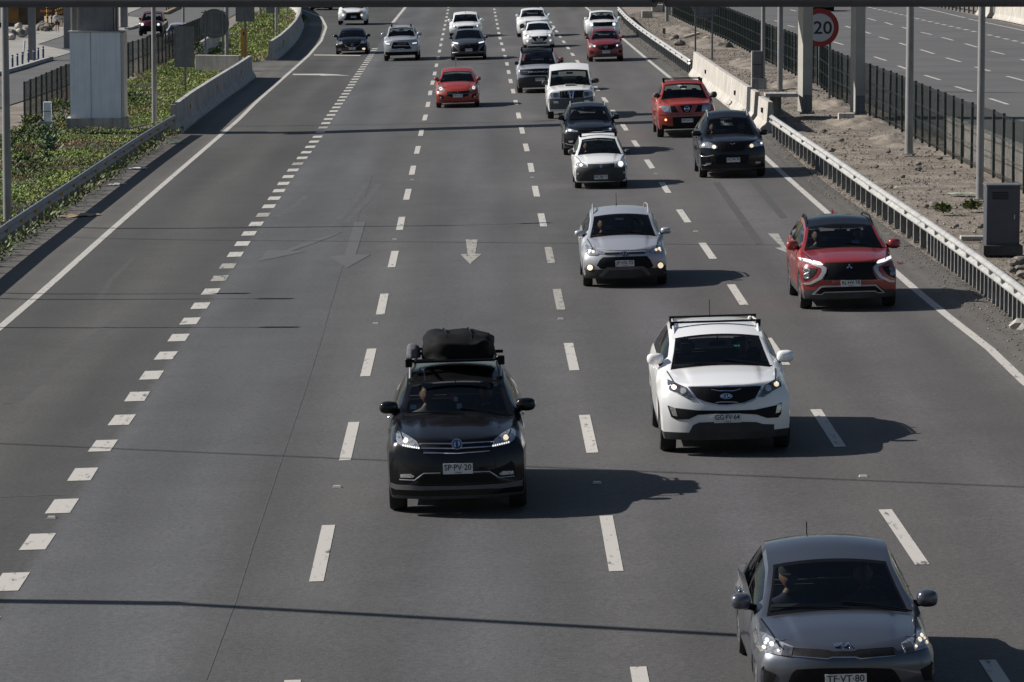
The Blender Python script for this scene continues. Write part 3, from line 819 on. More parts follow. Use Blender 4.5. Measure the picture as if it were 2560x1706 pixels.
        if country: put('CHILE', h_*.20, -h_*.37, .26)
        return o
    def mirror_pair(s, L, R, mat, y=None, lower=None):
        """door mirrors from their extents on the picture: (x0, x1, y0, y1)"""
        y = s.T['yc']+.26 if y is None else y
        for box in (L, R):
            x0, x1, y0, y1 = box; a = s.at(x0, y0, y); b = s.at(x1, y1, y)
            c = Vector(((a[0]+b[0])/2, y, (a[1]+b[1])/2)); hx, hz = abs(b[0]-a[0])/2, abs(a[1]-b[1])/2
            vs, fs = [], []; nu, nv = 14, 10
            for i in range(nv+1):
                th = pi*i/nv
                for k in range(nu):
                    ph = 2*pi*k/nu; e = .72
                    sg = lambda q: math.copysign(abs(q)**e, q)
                    vs.append(c + Vector((hx*sg(sin(th)*cos(ph)), .095*sg(sin(th)*sin(ph)), hz*sg(cos(th)))))
            for i in range(nv):
                for k in range(nu): fs.append((i*nu+k, i*nu+(k+1) % nu, (i+1)*nu+(k+1) % nu, (i+1)*nu+k))
            o = obj('door_mirror', mesh_of('door_mirror', vs, fs, True, 60), mat, s.root)
            sx = 1 if c.x > 0 else -1; p = s.pt(y+.02, 4.1); m = MB()
            m.tube([(c.x - sx*hx*.5, y+.03, c.z-hz*.6), (sx*(p.x-.03), y+.05, p.z+.01)], .035, 8)
            m.build('mirror_stalk', lower or M_BLACKTRIM, o, True)
    def antenna(s, x, y, h=.22, lean=.06, mat=None):
        p = s.surf_top(x, y); m = MB(); m.tube([p - Vector((0, 0, .01)), p + Vector((0, lean, h))], .006, 6); m.box(p + Vector((0, 0, .01)), (.03, .06, .025))
        m.build('antenna', mat or M_BLACKTRIM, s.root)
    def rails(s, mat, h=.06, y0=None, y1=None):
        T = s.T; y0 = y0 or T['yh']+.18; y1 = y1 or T['yr']-.05
        for sx in (-1, 1):
            pts = []; n = 10
            for k in range(n+1):
                y = y0 + (y1-y0)*k/n; p = s.pt(y, 5.06); e = min(1, min(k, n-k)/1.4)
                pts.append(Vector((sx*p.x, y, p.z + h*e - .01*(1-e))))
            m = MB(); m.tube(pts, .018, 8); m.build('roof_rail', mat, s.root, True)
    def crossbars(s, mat, ys, h=.12, over=.05, foot=True):
        for y in ys:
            p = s.pt(y, 5.04); z = p.z + h; x = p.x + over; m = MB()
            m.box((0, y, z), (2*x, .055, .028))
            for sx in (-1, 1): m.box((sx*p.x, y, z-h/2), (.07, .07, h))
            bevel(m.build('roof_bar', mat, s.root), .008, 1)
    def sticker(s, c, wpx, hpx, mat=None):
        """a small sticker behind the windscreen"""
        P = s.plane([(c[0]-wpx/2, c[1]-hpx/2), (c[0]+wpx/2, c[1]-hpx/2), (c[0]+wpx/2, c[1]+hpx/2), (c[0]-wpx/2, c[1]+hpx/2)])
        return s.shell_local('windscreen_sticker', P, mat or M_STICK, -.02, None, .2, .004)
P_WHITE = paint('white_paint', (.80, .80, .79), 0, .3, .05)
P_BLACK = paint('black_paint', (.005, .005, .006), 0, .22, .03)
P_NAVY = paint('blue_black_paint', (.010, .011, .015), .1, .25, .03)
P_GREY = paint('grey_metallic', (.075, .083, .104), .55, .30, .03)
P_DGREY = paint('dark_grey_metallic', (.06, .063, .068), .4, .34, .05)
P_SILVER = paint('silver_metallic', (.42, .43, .46), .35, .35, .05)
P_RED = paint('red_metallic', (.25, .020, .019), .15, .3, .06)
P_RED2 = paint('bright_red', (.30, .028, .015), .0, .33, .10)
P_RED3 = paint('deep_red', (.19, .015, .015), .15, .3, .06)
P_MAROON = paint('maroon_paint', (.12, .014, .018), .1, .3, .06)
def circ(c, r, n=12, ry=None): return [(c[0]+r*cos(2*pi*k/n), c[1]+(ry or r)*sin(2*pi*k/n)) for k in range(n)]

# ---- white suv, third lane
CROP = (1580, 760, 3.9208)
c = Car('suv', 'white suv with two black roof bars, black strip under its grille and plate GG FV-64', 'car', 'suv', CROP, 905, 1418, 640, 800, 600, 290, 168, 500, 418, P_WHITE, clad=2)
C_WHITE = c
hl = c.pair('headlight', [(368, 735), (440, 772), (540, 820), (612, 932), (560, 935), (440, 870), (372, 840), (362, 790)], M_LAMPDK, off=.010)
c.pair('lit_bulb', circ((420, 815), 26), M_LIT, parent=hl, off=.018, step=.03)
c.pair('projector_lens', circ((507, 850), 32), M_LENSGREY, parent=hl, off=.016, step=.03)
for i in (0, 1): c.bar('light_strip', [(440, 868), (480, 888), (540, 912), (600, 930)], 9, M_SILVER, mirror=bool(i), parent=hl[i])
g = c.shell('grille', [(560, 815), (1275, 802), (1262, 850), (1210, 930), (1100, 975), (930, 995), (850, 993), (720, 965), (640, 930)], M_GRILLE, off=.008)
m = MB()
c.bar('x', [(560, 815), (800, 812), (1040, 808), (1275, 802), (1262, 850), (1210, 930), (1100, 975), (930, 995), (850, 993), (720, 965), (640, 930), (560, 815)], 15, None, mb=m)
m.build('grille_frame', M_CHROME, g, True, 50)
c.bar('grille_bar', [(780, 838), (850, 852), (1000, 852), (1070, 832)], 10, M_CHROME, parent=g); c.bar('grille_bar', [(820, 972), (860, 962), (1000, 962), (1040, 968)], 10, M_CHROME, parent=g)
em = c.disc('emblem', (925, 905), 60, M_CHROME, ry=27, off=.026); c.disc('emblem_field', (925, 905), 53, M_BLACKTRIM, ry=22, off=.032, parent=em); c.letters('emblem_letters', 'KIA', (925, 905), 30, M_CHROME, off=.038, wide=1.5, parent=em, bold=.03)
c.shell('lower_grille', [(352, 995), (420, 1020), (640, 1045), (920, 1047), (1200, 1040), (1420, 995), (1478, 967), (1470, 1080), (1440, 1115), (1330, 1120), (1220, 1085), (1070, 1077), (800, 1079), (650, 1088), (560, 1130), (440, 1135), (390, 1110)], M_GRILLE, off=.007)
c.shell('bumper_lip', [(600, 1190), (660, 1165), (800, 1160), (1080, 1158), (1220, 1160), (1290, 1180), (1400, 1182), (1400, 1260), (560, 1265)], M_PLASTIC, off=.008)
c.pair('fog_lamp', [(372, 1012), (428, 1022), (450, 1103), (405, 1095)], M_LENSGREY, off=.014)
c.plate(805, 1065, 1079, 1165, 'GG·FV·64')
c.mirror_pair((143, 310, 485, 592), (1415, 1590, 455, 568), P_WHITE)
c.rails(P_WHITE, .05); c.crossbars(M_BLACKTRIM, (1.55, 2.25), .085, .04); c.antenna(.0, 2.95, .25)
c.letters('tag_lettering', '120 42', (1100, 392), 16, emit('display_green', (.1, .8, .5), .35), off=-.02)

# ---- black suv with the roof bag, second lane
CROP = (920, 780, 3.0146)
c = Car('suv', 'black suv with chrome grille bars, a bag on its roof rack and plate SP PV-20', 'car', 'suv', CROP, 682, 1475, 521, 968, 775, 500, 400, 420, 343, P_BLACK, handle=M_CHROME, clad=1)
C_BLACK = c
hl = c.pair('headlight', [(205, 895), (250, 905), (330, 950), (375, 985), (392, 1035), (320, 1028), (250, 1012), (205, 975)], M_LAMP, off=.010, rnd=1)
c.pair('lit_bulb', circ((280, 968), 20), M_LIT, parent=hl, off=.02, step=.03)
for i in (0, 1):
    for k in range(8): c.disc('daytime_led', (262+17*k, 1006+3.0*k), 6.5, M_LITW, parent=hl[i], off=.02, mirror=bool(i), n=8)
g = c.shell('grille', [(385, 985), (640, 985), (950, 970), (940, 1035), (915, 1055), (680, 1078), (420, 1065), (400, 1035)], M_GRILLE, off=.006)
for L in ([(388, 994), (640, 993), (948, 977)], [(400, 1027), (640, 1029), (938, 1013)], [(418, 1062), (680, 1065), (918, 1048)]): c.bar('grille_bar', L, 10, M_CHROME, parent=g)
em = c.disc('emblem', (670, 997), 41, M_CHROME, off=.03); c.disc('emblem_field', (670, 997), 36, M_EMBLUE, off=.036, parent=em)
for sg in (-1, 1):
    pts = [(670+sg*(4+20*cos(a)), 997+sg*(-4)+23*sin(a)*1.0) for a in [(-1.2+2.4*k/7) for k in range(8)]]
    inn = [(670+sg*(2+9*cos(a)), 997+sg*(2)+15*sin(a)) for a in [(1.1-2.2*k/7) for k in range(8)]]
    c.shell('emblem_swirl', pts + inn, M_CHROME, off=.042, parent=em, step=.02)
c.pair('fog_lamp_bezel', [(222, 1262), (228, 1175), (250, 1150), (262, 1160), (330, 1190), (420, 1208), (352, 1268)], M_GRILLE, off=.006)
c.pair('fog_lamp', [(240, 1225), (320, 1222), (350, 1240), (335, 1252), (240, 1250)], M_LENSGREY, off=.012)
for i in (0, 1): c.bar('bumper_moulding', [(235, 1265), (350, 1270), (420, 1218), (545, 1214)], 9, M_CHROME, mirror=bool(i), off=.02)
c.shell('lower_grille', [(375, 1275), (430, 1230), (930, 1225), (985, 1262), (990, 1282), (400, 1300)], M_GRILLE, off=.006)
c.shell('bumper_lip', [(165, 1288), (215, 1305), (400, 1316), (700, 1312), (1000, 1296), (1195, 1262), (1198, 1285), (1190, 1310), (1000, 1330), (400, 1348), (205, 1340), (170, 1325)], M_GREYPL, off=.012)
c.plate(567, 788, 1143, 1221, 'SP·PV·20')
c.mirror_pair((83, 228, 675, 765), (1112, 1265, 648, 742), P_BLACK)
c.rails(M_SILVER, .06)
c.sticker((322, 706), 48, 34); c.sticker((962, 532), 26, 18); c.sticker((632, 625), 46, 60, paint('pennant_red', (.3, .02, .03), 0, .6)); c.sticker((652, 645), 30, 34, M_STICK); c.sticker((680, 700), 40, 40)

# ---- grey sedan, bottom right
CROP = (1780, 1280, 3.6806)
c = Car('sedan', 'grey sedan nearest the camera with a thin wide grille and plate TF VT-80', 'car', 'sedan', CROP, 1205, 1735, 815, 1262, 900, 425, 228, 668, 528, P_GREY)
C_GREY = c
hl = c.pair('headlight', [(466, 1090), (540, 1118), (655, 1190), (765, 1242), (740, 1335), (600, 1312), (472, 1285), (446, 1230), (450, 1120)], M_LAMP, off=.010)
for i in (0, 1):
    c.shell('turn_signal', [(680, 1225), (762, 1246), (738, 1330), (645, 1318)], M_LAMPDK, off=.016, mirror=bool(i), parent=hl[i])
    for q, r_ in (((540, 1178), 17), ((505, 1245), 15), ((575, 1215), 20), ((625, 1275), 12), ((520, 1205), 11)): c.disc('lit_bulb', q, r_, M_LIT, parent=hl[i], off=.02, mirror=bool(i), n=10)
g = c.shell('grille', [(752, 1250), (1085, 1272), (1120, 1286), (1310, 1285), (1350, 1270), (1682, 1246), (1692, 1322), (1370, 1348), (1320, 1334), (1110, 1336), (1065, 1350), (742, 1326)], M_GRILLE, off=.007)
c.bar('grille_moulding', [(745, 1328), (1065, 1352), (1110, 1338), (1320, 1336), (1370, 1350), (1690, 1325)], 11, M_CHROME, parent=g)
c.bar('grille_moulding', [(752, 1248), (1085, 1270), (1120, 1284), (1310, 1283), (1350, 1268), (1682, 1244)], 9, P_GREY, parent=g)
em = c.shell('emblem', [(1132, 1240), (1135, 1207), (1142, 1207), (1145, 1222), (1180, 1208), (1165, 1224), (1172, 1240)], M_CHROME, off=.02, step=.02)
for q in ([(1172, 1240), (1172, 1224), (1198, 1207), (1205, 1207), (1205, 1240), (1196, 1240), (1196, 1222)], [(1207, 1207), (1216, 1207), (1222, 1236), (1234, 1240), (1216, 1240)], [(1226, 1240), (1262, 1207), (1278, 1207), (1295, 1240), (1282, 1240), (1268, 1217), (1240, 1240)]): c.shell('emblem_stroke', q, M_CHROME, off=.02, step=.02, parent=em)
c.shell('lower_grille', [(800, 1442), (1640, 1438), (1700, 1475), (1770, 1600), (1740, 1680), (740, 1690), (700, 1600), (740, 1480)], M_GRILLE, off=.006, rnd=1)
c.pair('fog_lamp_bezel', [(432, 1425), (560, 1480), (600, 1500), (560, 1600), (440, 1600)], M_GRILLE, off=.006)
c.plate(1045, 1418, 1492, 1606, 'TF·VT·80')
c.mirror_pair((170, 360, 752, 892), (1880, 2080, 718, 868), P_GREY)
c.antenna(-.12, 2.55, .20, -.03)
c.sticker((1700, 785), 36, 30, M_EMBLUE)

# ---- silver crossover hatchback, third lane
CROP = (1400, 480, 6.031)
c = Car('hatchback', 'silver hatchback with round lit fog lamps, black lower bumper and plate JF VX-72', 'car', 'hatch', CROP, 976, 1400, 636, 882, 648, 325, 222, 508, 420, P_SILVER, clad=2, r=.31)
C_I20 = c
hl = c.pair('headlight', [(375, 790), (420, 797), (500, 832), (580, 872), (683, 912), (680, 935), (600, 935), (545, 960), (430, 955), (395, 930), (380, 860)], M_LAMP, off=.010)
for i in (0, 1):
    for q, r_ in (((455, 885), 22), ((505, 900), 20), ((440, 915), 12)): c.disc('lit_bulb', q, r_, M_LIT, parent=hl[i], off=.02, mirror=bool(i), n=12)
c.shell('upper_grille', [(660, 918), (960, 910), (1285, 906), (1280, 930), (960, 940), (680, 944)], M_GRILLE, off=.008)
c.bar('bonnet_edge', [(600, 872), (760, 882), (960, 884), (1180, 876), (1330, 862)], 4, M_BLACKTRIM, off=.004)
em = c.disc('emblem', (975, 930), 68, M_CHROME, ry=31, off=.024); c.disc('emblem_field', (975, 930), 60, M_BLACKTRIM, ry=25, off=.03, parent=em)
for q in ([(928, 950), (945, 950), (972, 908), (955, 908)], [(982, 950), (999, 950), (1022, 908), (1005, 908)], [(950, 935), (1000, 925), (1005, 934), (950, 944)]): c.shell('emblem_letter', q, M_CHROME, off=.036, parent=em, step=.03)
g = c.shell('grille', [(650, 987), (1312, 967), (1360, 1020), (1410, 1110), (1380, 1148), (1000, 1170), (620, 1165), (555, 1110), (600, 1030)], M_GRILLE, off=.007)
low = c.shell('lower_bumper', [(342, 1150), (400, 1178), (520, 1178), (620, 1172), (1000, 1168), (1385, 1145), (1450, 1150), (1606, 1105), (1608, 1230), (1560, 1290), (1000, 1310), (400, 1300), (345, 1250)], M_PLASTIC, off=.009)
c.shell('skid_bar', [(588, 1272), (680, 1172), (722, 1142), (1250, 1122), (1300, 1150), (1382, 1262), (1330, 1262), (1230, 1168), (740, 1186), (640, 1285)], M_GREYPL, off=.022)
for q, mir in (((455, 1142), 0), ((455, 1142), 1)):
    b = c.ringsh('fog_lamp', q, 50, 12, M_BLACKTRIM, off=.02, mirror=bool(mir)); c.disc('lit_bulb', q, 44, M_LIT, parent=b, off=.02, mirror=bool(mir))
c.plate(838, 1118, 1035, 1125, 'JF·VX·72')
c.mirror_pair((218, 372, 578, 665), (1515, 1675, 535, 630), P_SILVER)
c.rails(P_SILVER, .085); c.antenna(-.05, 2.5, .26, -.05)
c.sticker((508, 585), 60, 50); c.sticker((938, 397), 125, 34); c.sticker((1320, 350), 30, 14)

# ---- red crossover, right lane
CROP = (1930, 510, 5.6)
c = Car('crossover', 'red crossover with black roof, silver angular front trims and plate RL HV-78', 'car', 'suv', CROP, 1050, 1443, 672, 812, 605, 275, 160, 565, 450, P_RED, roofmat=P_BLACK, clad=2, r=.34, fo=.92)
C_RED = c
c.shell('grille', [(745, 822), (1085, 820), (1460, 815), (1482, 840), (1420, 880), (1410, 905), (1430, 980), (1482, 1060), (1085, 1066), (720, 1066), (772, 950), (778, 900), (735, 860)], M_GRILLE, off=.006)
tr = c.pair('front_trim', [(440, 775), (600, 843), (720, 862), (772, 900), (762, 960), (702, 1052), (550, 1132), (440, 1137), (440, 1107), (540, 1102), (652, 1037), (702, 957), (702, 905), (600, 862), (460, 802)], M_SILVER, off=.014)
for i in (0, 1): c.shell('daytime_light', [(440, 745), (500, 765), (690, 815), (722, 850), (700, 860), (600, 838), (450, 785)], M_LITW, off=.012, mirror=bool(i))
lc = c.pair('headlight', [(445, 895), (640, 905), (612, 970), (560, 1030), (445, 1092)], M_GRILLE, off=.008)
for i in (0, 1):
    c.ringsh('lamp_ring', (500, 935), 38, 9, M_SILVER, parent=lc[i], mirror=bool(i), off=.016, ry=30); c.ringsh('lamp_ring', (495, 1008), 38, 9, M_SILVER, parent=lc[i], mirror=bool(i), off=.016, ry=32)
    c.disc('lamp_lens', (500, 935), 30, M_LAMPDK, parent=lc[i], mirror=bool(i), ry=22); c.disc('lamp_lens', (495, 1008), 30, M_LAMPDK, parent=lc[i], mirror=bool(i), ry=24)
em = c.shell('emblem', [(1085, 838), (1099, 857), (1085, 876), (1071, 857)], M_CHROME, off=.02, step=.02)
for q in ([(1083, 877), (1064, 877), (1042, 900), (1068, 902)], [(1087, 877), (1106, 877), (1133, 900), (1104, 902)]): c.shell('emblem_diamond', q, M_CHROME, off=.02, parent=em, step=.02)
c.shell('lower_bumper', [(418, 1195), (600, 1207), (700, 1152), (1085, 1140), (1480, 1132), (1590, 1200), (1722, 1190), (1716, 1290), (1600, 1330), (1085, 1340), (560, 1335), (420, 1265)], M_PLASTIC, off=.008)
sk = c.shell('skid_plate', [(568, 1272), (680, 1162), (730, 1150), (1460, 1130), (1592, 1246), (1490, 1252), (1440, 1228), (740, 1248), (700, 1278)], M_SILVER, off=.016)
c.shell('skid_recess', [(608, 1258), (700, 1172), (1450, 1150), (1562, 1236), (1490, 1240), (1445, 1214), (735, 1234), (690, 1266)], M_GRILLE, off=.024, parent=sk)
c.plate(965, 1240, 1070, 1157, 'RL·HV·78')
c.mirror_pair((195, 372, 515, 648), (1620, 1800, 485, 620), P_RED)
c.rails(M_BLACKTRIM, .05)
p = c.surf_top(0, 2.75); m = MB(); m.add([(p.x-.035, p.y-.1, p.z-.01), (p.x+.035, p.y-.1, p.z-.01), (p.x+.03, p.y+.1, p.z-.01), (p.x-.03, p.y+.1, p.z-.01), (p.x, p.y+.06, p.z+.09), (p.x, p.y+.1, p.z+.09)], [(0, 1, 2, 3), (0, 1, 4), (1, 2, 5, 4), (2, 3, 5), (3, 0, 4, 5)]); m.build('antenna_fin', P_RED, c.root)
c.sticker((718, 320), 130, 36); c.sticker((560, 385), 40, 60, M_PLATE); c.sticker((548, 540), 58, 44); c.sticker((1268, 522), 105, 55, pm('permit_card', (.14, .2, .3), .6))

# ---- small white hatchback
CROP = (1370, 230, 6.0308)
c = Car('hatchback', 'small white hatchback with black front bumper, black roof bars and plate DC BJ-71', 'car', 'hatch', CROP, 797, 1440, 400, 1066, 925, 690, 605, 342, 257, P_WHITE, cd=.18, r=.27, wb=2.36, yr=2.55, yb=2.8, ye=2.9)
C_ALTO = c
hl = c.pair('headlight', [(425, 1078), (470, 1060), (555, 1078), (600, 1145), (500, 1140), (425, 1130)], M_LAMP, off=.01, rnd=1)
for i in (0, 1): c.disc('lit_bulb', (500, 1102), 42 if i else 24, M_LITW if i else M_LIT, parent=hl[i], off=.018, mirror=bool(i))
c.shell('front_bumper', [(600, 1088), (800, 1086), (1000, 1075), (1005, 1135), (1120, 1135), (1196, 1100), (1198, 1290), (1120, 1345), (800, 1352), (480, 1352), (395, 1320), (390, 1180), (430, 1140), (600, 1150)], M_PLASTIC, off=.009)
c.pair('fog_lamp', [(432, 1225), (470, 1222), (460, 1255), (440, 1245)], M_LENSGREY, off=.016)
em = c.shell('emblem', [(800, 1092), (775, 1105), (778, 1116), (806, 1124), (770, 1122), (797, 1145), (824, 1130), (820, 1118), (792, 1110), (826, 1112)], M_CHROME, off=.022, step=.02)
c.plate(696, 900, 1254, 1318, 'DC·BJ·71')
c.mirror_pair((300, 388, 868, 940), (1150, 1245, 862, 932), M_PLASTIC)
c.crossbars(M_BLACKTRIM, (1.35, 2.05), .11, .07); c.bar('screen_shade', [(575, 708), (800, 700), (1010, 706)], 6, M_BLACKTRIM, off=.004)
c.sticker((490, 905), 24, 30)

# ---- black suv, right lane
CROP = (1600, 170, 5.4059)
c = Car('suv', 'black suv with lit headlights beside the concrete barrier, plate HC PV-79', 'car', 'suv', CROP, 1243, 1468, 448, 1000, 893, 660, 575, 345, 268, P_NAVY, clad=1)
C_XUV = c
hl = c.pair('headlight', [(808, 1075), (850, 1012), (920, 992), (1050, 1060), (1045, 1090), (960, 1085)], M_LAMP, off=.01)
for i in (0, 1):
    c.disc('lit_bulb', (1005, 1068), 26, M_LIT, parent=hl[i], off=.02, mirror=bool(i))
    c.disc('lit_bulb', (865, 1040), 16, M_LITW, parent=hl[i], off=.02, mirror=bool(i))
g = c.shell('grille', [(1055, 1022), (1250, 1018), (1440, 1015), (1425, 1090), (1390, 1125), (1110, 1132), (1070, 1095)], M_GRILLE, off=.006)
for k in range(7): c.bar('grille_slat', [(1095+50*k, 1035), (1105+47*k, 1118)], 6, M_BLACKTRIM, parent=g)
c.bar('emblem', [(1215, 1020), (1240, 1030), (1265, 1030), (1285, 1018)], 7, M_SILVER, off=.02)
c.shell('lower_grille', [(1010, 1175), (1480, 1170), (1460, 1290), (1030, 1300)], M_GRILLE, off=.006)
c.pair('fog_lamp', [(890, 1290), (970, 1285), (955, 1312), (900, 1312)], M_LENSGREY, off=.014)
c.bar('bumper_moulding', [(815, 1172), (830, 1192), (900, 1200), (1000, 1180)], 6, M_SILVER); c.bar('bumper_moulding', [(820, 1312), (880, 1318), (960, 1308)], 6, M_SILVER)
c.plate(1172, 1352, 1214, 1275, 'HC·PV·79', country=False)
c.mirror_pair((695, 822, 848, 922), (1612, 1730, 828, 906), P_NAVY)
c.rails(M_SILVER, .05); c.sticker((930, 845), 34, 36)

# ---- red pick-up, right lane
c = Car('pickup_truck', 'red pick-up truck with black roof rack and black wing mirrors, plate HW LG-13', 'pick-up', 'pickup', CROP, 620, 925, 394, 492, 405, 205, 152, 322, 252, P_RED2, detail=1)
hl = c.pair('headlight', [(290, 510), (410, 515), (425, 602), (330, 597), (300, 570)], M_LAMP, off=.012)
c.pair('lamp_lens', circ((372, 560), 24), M_LENSGREY, parent=hl, off=.02)
c.shell('grille', [(412, 517), (635, 508), (852, 500), (850, 592), (635, 602), (432, 602)], M_GRILLE, off=.008)
c.pair('grille_bar', [(470, 510), (540, 508), (585, 602), (520, 602)], P_RED2, off=.02)
em = c.ringsh('emblem', (635, 553), 34, 9, M_CHROME, off=.026); c.shell('emblem_bar', [(596, 546), (674, 546), (674, 560), (596, 560)], M_CHROME, off=.03, parent=em)
c.shell('lower_grille', [(440, 668), (635, 660), (830, 652), (835, 790), (450, 800)], M_GRILLE, off=.008)
c.bar('bumper_line', [(260, 640), (420, 636), (635, 632), (860, 622)], 5, M_BLACKTRIM, off=.004)
for i in (0, 1): c.disc('indicator_lamp', (350, 703), 15, M_AMBER if not i else M_LENSGREY, off=.016, mirror=bool(i))
c.shell('skid_plate', [(300, 765), (400, 790), (640, 800), (900, 780), (960, 750), (960, 840), (300, 850)], M_BLACKTRIM, off=.006)
c.plate(563, 718, 686, 738, 'HW·LG·13', country=False)
c.mirror_pair((180, 262, 340, 402), (955, 1042, 320, 400), M_PLASTIC)
c.crossbars(M_BLACKTRIM, (1.45, 2.1), .10, .05)

# ---- dark suv tucked behind the small hatchback
CROP = (1370, 230, 6.0308)
c = Car('suv', 'dark suv with silver roof rails half hidden behind the small white hatchback', 'car', 'suv', CROP, 636, 940, 408, 548, 425, 212, 155, 312, 262, P_NAVY, clad=2, detail=1)
hl = c.pair('headlight', [(270, 575), (300, 545), (390, 572), (460, 590), (440, 608), (300, 600)], M_LAMP, off=.01)
for i in (0, 1): c.disc('lit_bulb', (330, 580), 26, M_LITW, parent=hl[i], off=.018, mirror=bool(i), ry=14)
c.shell('grille', [(450, 600), (640, 596), (830, 590), (800, 700), (470, 705)], M_GRILLE, off=.008)
c.pair('fog_lamp', [(305, 740), (385, 735), (370, 765), (320, 765)], M_LENSGREY, off=.014)
c.bar('bumper_lip', [(235, 765), (300, 795), (380, 805), (640, 812), (900, 800)], 16, M_GREYPL)
c.mirror_pair((140, 252, 352, 426), (965, 1085, 338, 412), P_NAVY)
c.rails(M_SILVER, .07); c.antenna(-.12, 2.5, .3, -.04)
c.sticker((542, 238), 48, 16)

# ---- white boxy pick-up
CROP = (1270, 0, 5.406)
c = Car('pickup_truck', 'boxy white pick-up with grey bumper, bonnet scoop and black slatted grille', 'pick-up', 'pickup', CROP, 855, 1597, 322, 1218, 1145, 938, 850, 278, 250, P_WHITE, detail=1, cd=.10, yh=.95)
hl = c.pair('headlight', [(575, 1255), (690, 1250), (697, 1320), (580, 1322), (566, 1290)], M_LAMP, off=.012)
c.pair('lamp_lens', circ((642, 1285), 34), M_LAMPDK, parent=hl, off=.02)
g = c.shell('grille', [(700, 1237), (860, 1230), (1028, 1227), (1022, 1320), (860, 1328), (705, 1327)], M_GRILLE, off=.010)
for k in (0, 1, 2, 4.6, 5.6, 6.6): c.bar('grille_slat', [(726+42*k, 1245), (730+41*k, 1318)], 9, M_PLASTIC, parent=g)
em = c.shell('emblem', [(810, 1230), (900, 1228), (880, 1330), (862, 1330), (870, 1270), (845, 1270), (855, 1330), (838, 1330)], M_CHROME, off=.022); c.disc('emblem_field', (856, 1247), 22, M_EMBLUE, off=.03, ry=14, parent=em)
c.shell('front_bumper', [(540, 1337), (700, 1335), (1020, 1325), (1172, 1300), (1174, 1420), (1140, 1450), (860, 1480), (560, 1478)], M_GREYPL, off=.014)
c.pair('fog_lamp', [(610, 1370), (680, 1368), (685, 1400), (615, 1402)], M_LENSGREY, off=.022)
p = c.surf_top(0, -.05); m = MB(); m.box(p + Vector((0, .1, .02)), (.42, .3, .07)); bevel(m.build('bonnet_scoop', P_WHITE, c.root), .02, 2); m = MB(); m.box(p + Vector((0, -.055, .02)), (.36, .02, .04)); m.build('scoop_mouth', M_BLACKTRIM, c.root)
c.mirror_pair((455, 540, 1088, 1150), (1130, 1230, 1058, 1122), M_PLASTIC)

# ---- white suv with black roof and lettered grille
c = Car('suv', 'white suv with black roof, roof rack and a black lettered grille band', 'car', 'suv', CROP, 415, 1250, 292, 928, 868, 700, 652, 248, 208, P_SILVER, roofmat=P_BLACK, clad=4, detail=1, cd=.14)
g = c.shell('grille', [(160, 942), (415, 932), (672, 930), (680, 1010), (415, 1020), (300, 1022), (165, 1006)], M_GRILLE, off=.008)
c.letters('grille_letters', 'BRONCO', (425, 972), 20, M_PLATE, off=.02, wide=2.6, bold=.02)
c.pair('headlight', [(170, 952), (290, 955), (296, 1002), (172, 1000)], M_LAMPDK, off=.014)
for i in (0, 1): c.bar('light_strip', [(175, 962), (235, 970), (290, 974)], 8, M_LENSGREY, off=.02, mirror=bool(i))
c.shell('bumper_insert', [(310, 1035), (520, 1030), (530, 1090), (500, 1160), (200, 1160), (150, 1110), (140, 1060)], M_PLASTIC, off=.012)
c.plate(372, 496, 1058, 1098, 'SS·PW·53', country=False)
c.mirror_pair((85, 146, 832, 880), (690, 752, 808, 850), P_BLACK)
c.crossbars(M_BLACKTRIM, (1.4, 2.3), .10, .03)

# ---- red car hidden behind it
c = Car('hatchback', 'red car mostly hidden behind the black roofed white suv', 'car', 'hatch', CROP, 447, 1140, 262, 870, 800, 690, 655, 225, 190, P_RED2, detail=0)
c.mirror_pair((132, 172, 785, 830), (692, 752, 775, 822), P_RED2)

# ---- red hatchback, second lane
CROP = (820, 0, 5.407)
c = Car('hatchback', 'red hatchback with rounded front, black oval grille and lit headlights', 'car', 'hatch', CROP, 1757, 1450, 295, 1222, 1098, 960, 910, 243, 190, P_RED2, detail=2)
hl = c.pair('headlight', [(1480, 1150), (1530, 1162), (1588, 1220), (1570, 1242), (1490, 1230), (1478, 1190)], M_LAMP, off=.01)
for i in (0, 1): c.disc('lit_bulb', (1525, 1200), 22, M_LIT, parent=hl[i], off=.018, mirror=bool(i))
g = c.shell('grille', [(1600, 1242), (1757, 1234), (1910, 1230), (1897, 1292), (1820, 1322), (1757, 1324), (1690, 1322), (1615, 1292)], M_GRILLE, off=.008)
c.bar('grille_bar', [(1612, 1268), (1757, 1275), (1902, 1262)], 5, M_CHROME, parent=g)
c.letters('emblem', 'S', (1753, 1245), 24, M_CHROME, off=.024, bold=.03)
c.pair('fog_lamp_bezel', [(1488, 1275), (1548, 1290), (1562, 1338), (1508, 1332)], M_GRILLE, off=.008)
c.pair('fog_lamp', circ((1520, 1322), 12), M_LENSGREY, off=.014)
c.bar('bumper_line', [(1500, 1355), (1580, 1368), (1757, 1375), (1950, 1362), (2030, 1340)], 7, M_BLACKTRIM, off=.004)
c.plate(1690, 1822, 1279, 1319, 'TX·CX·24', country=False)
c.mirror_pair((1432, 1497, 1043, 1096), (2008, 2070, 1038, 1086), P_RED2)
c.antenna(-.05, 2.3, .24, -.05); c.sticker((1553, 1073), 26, 24)

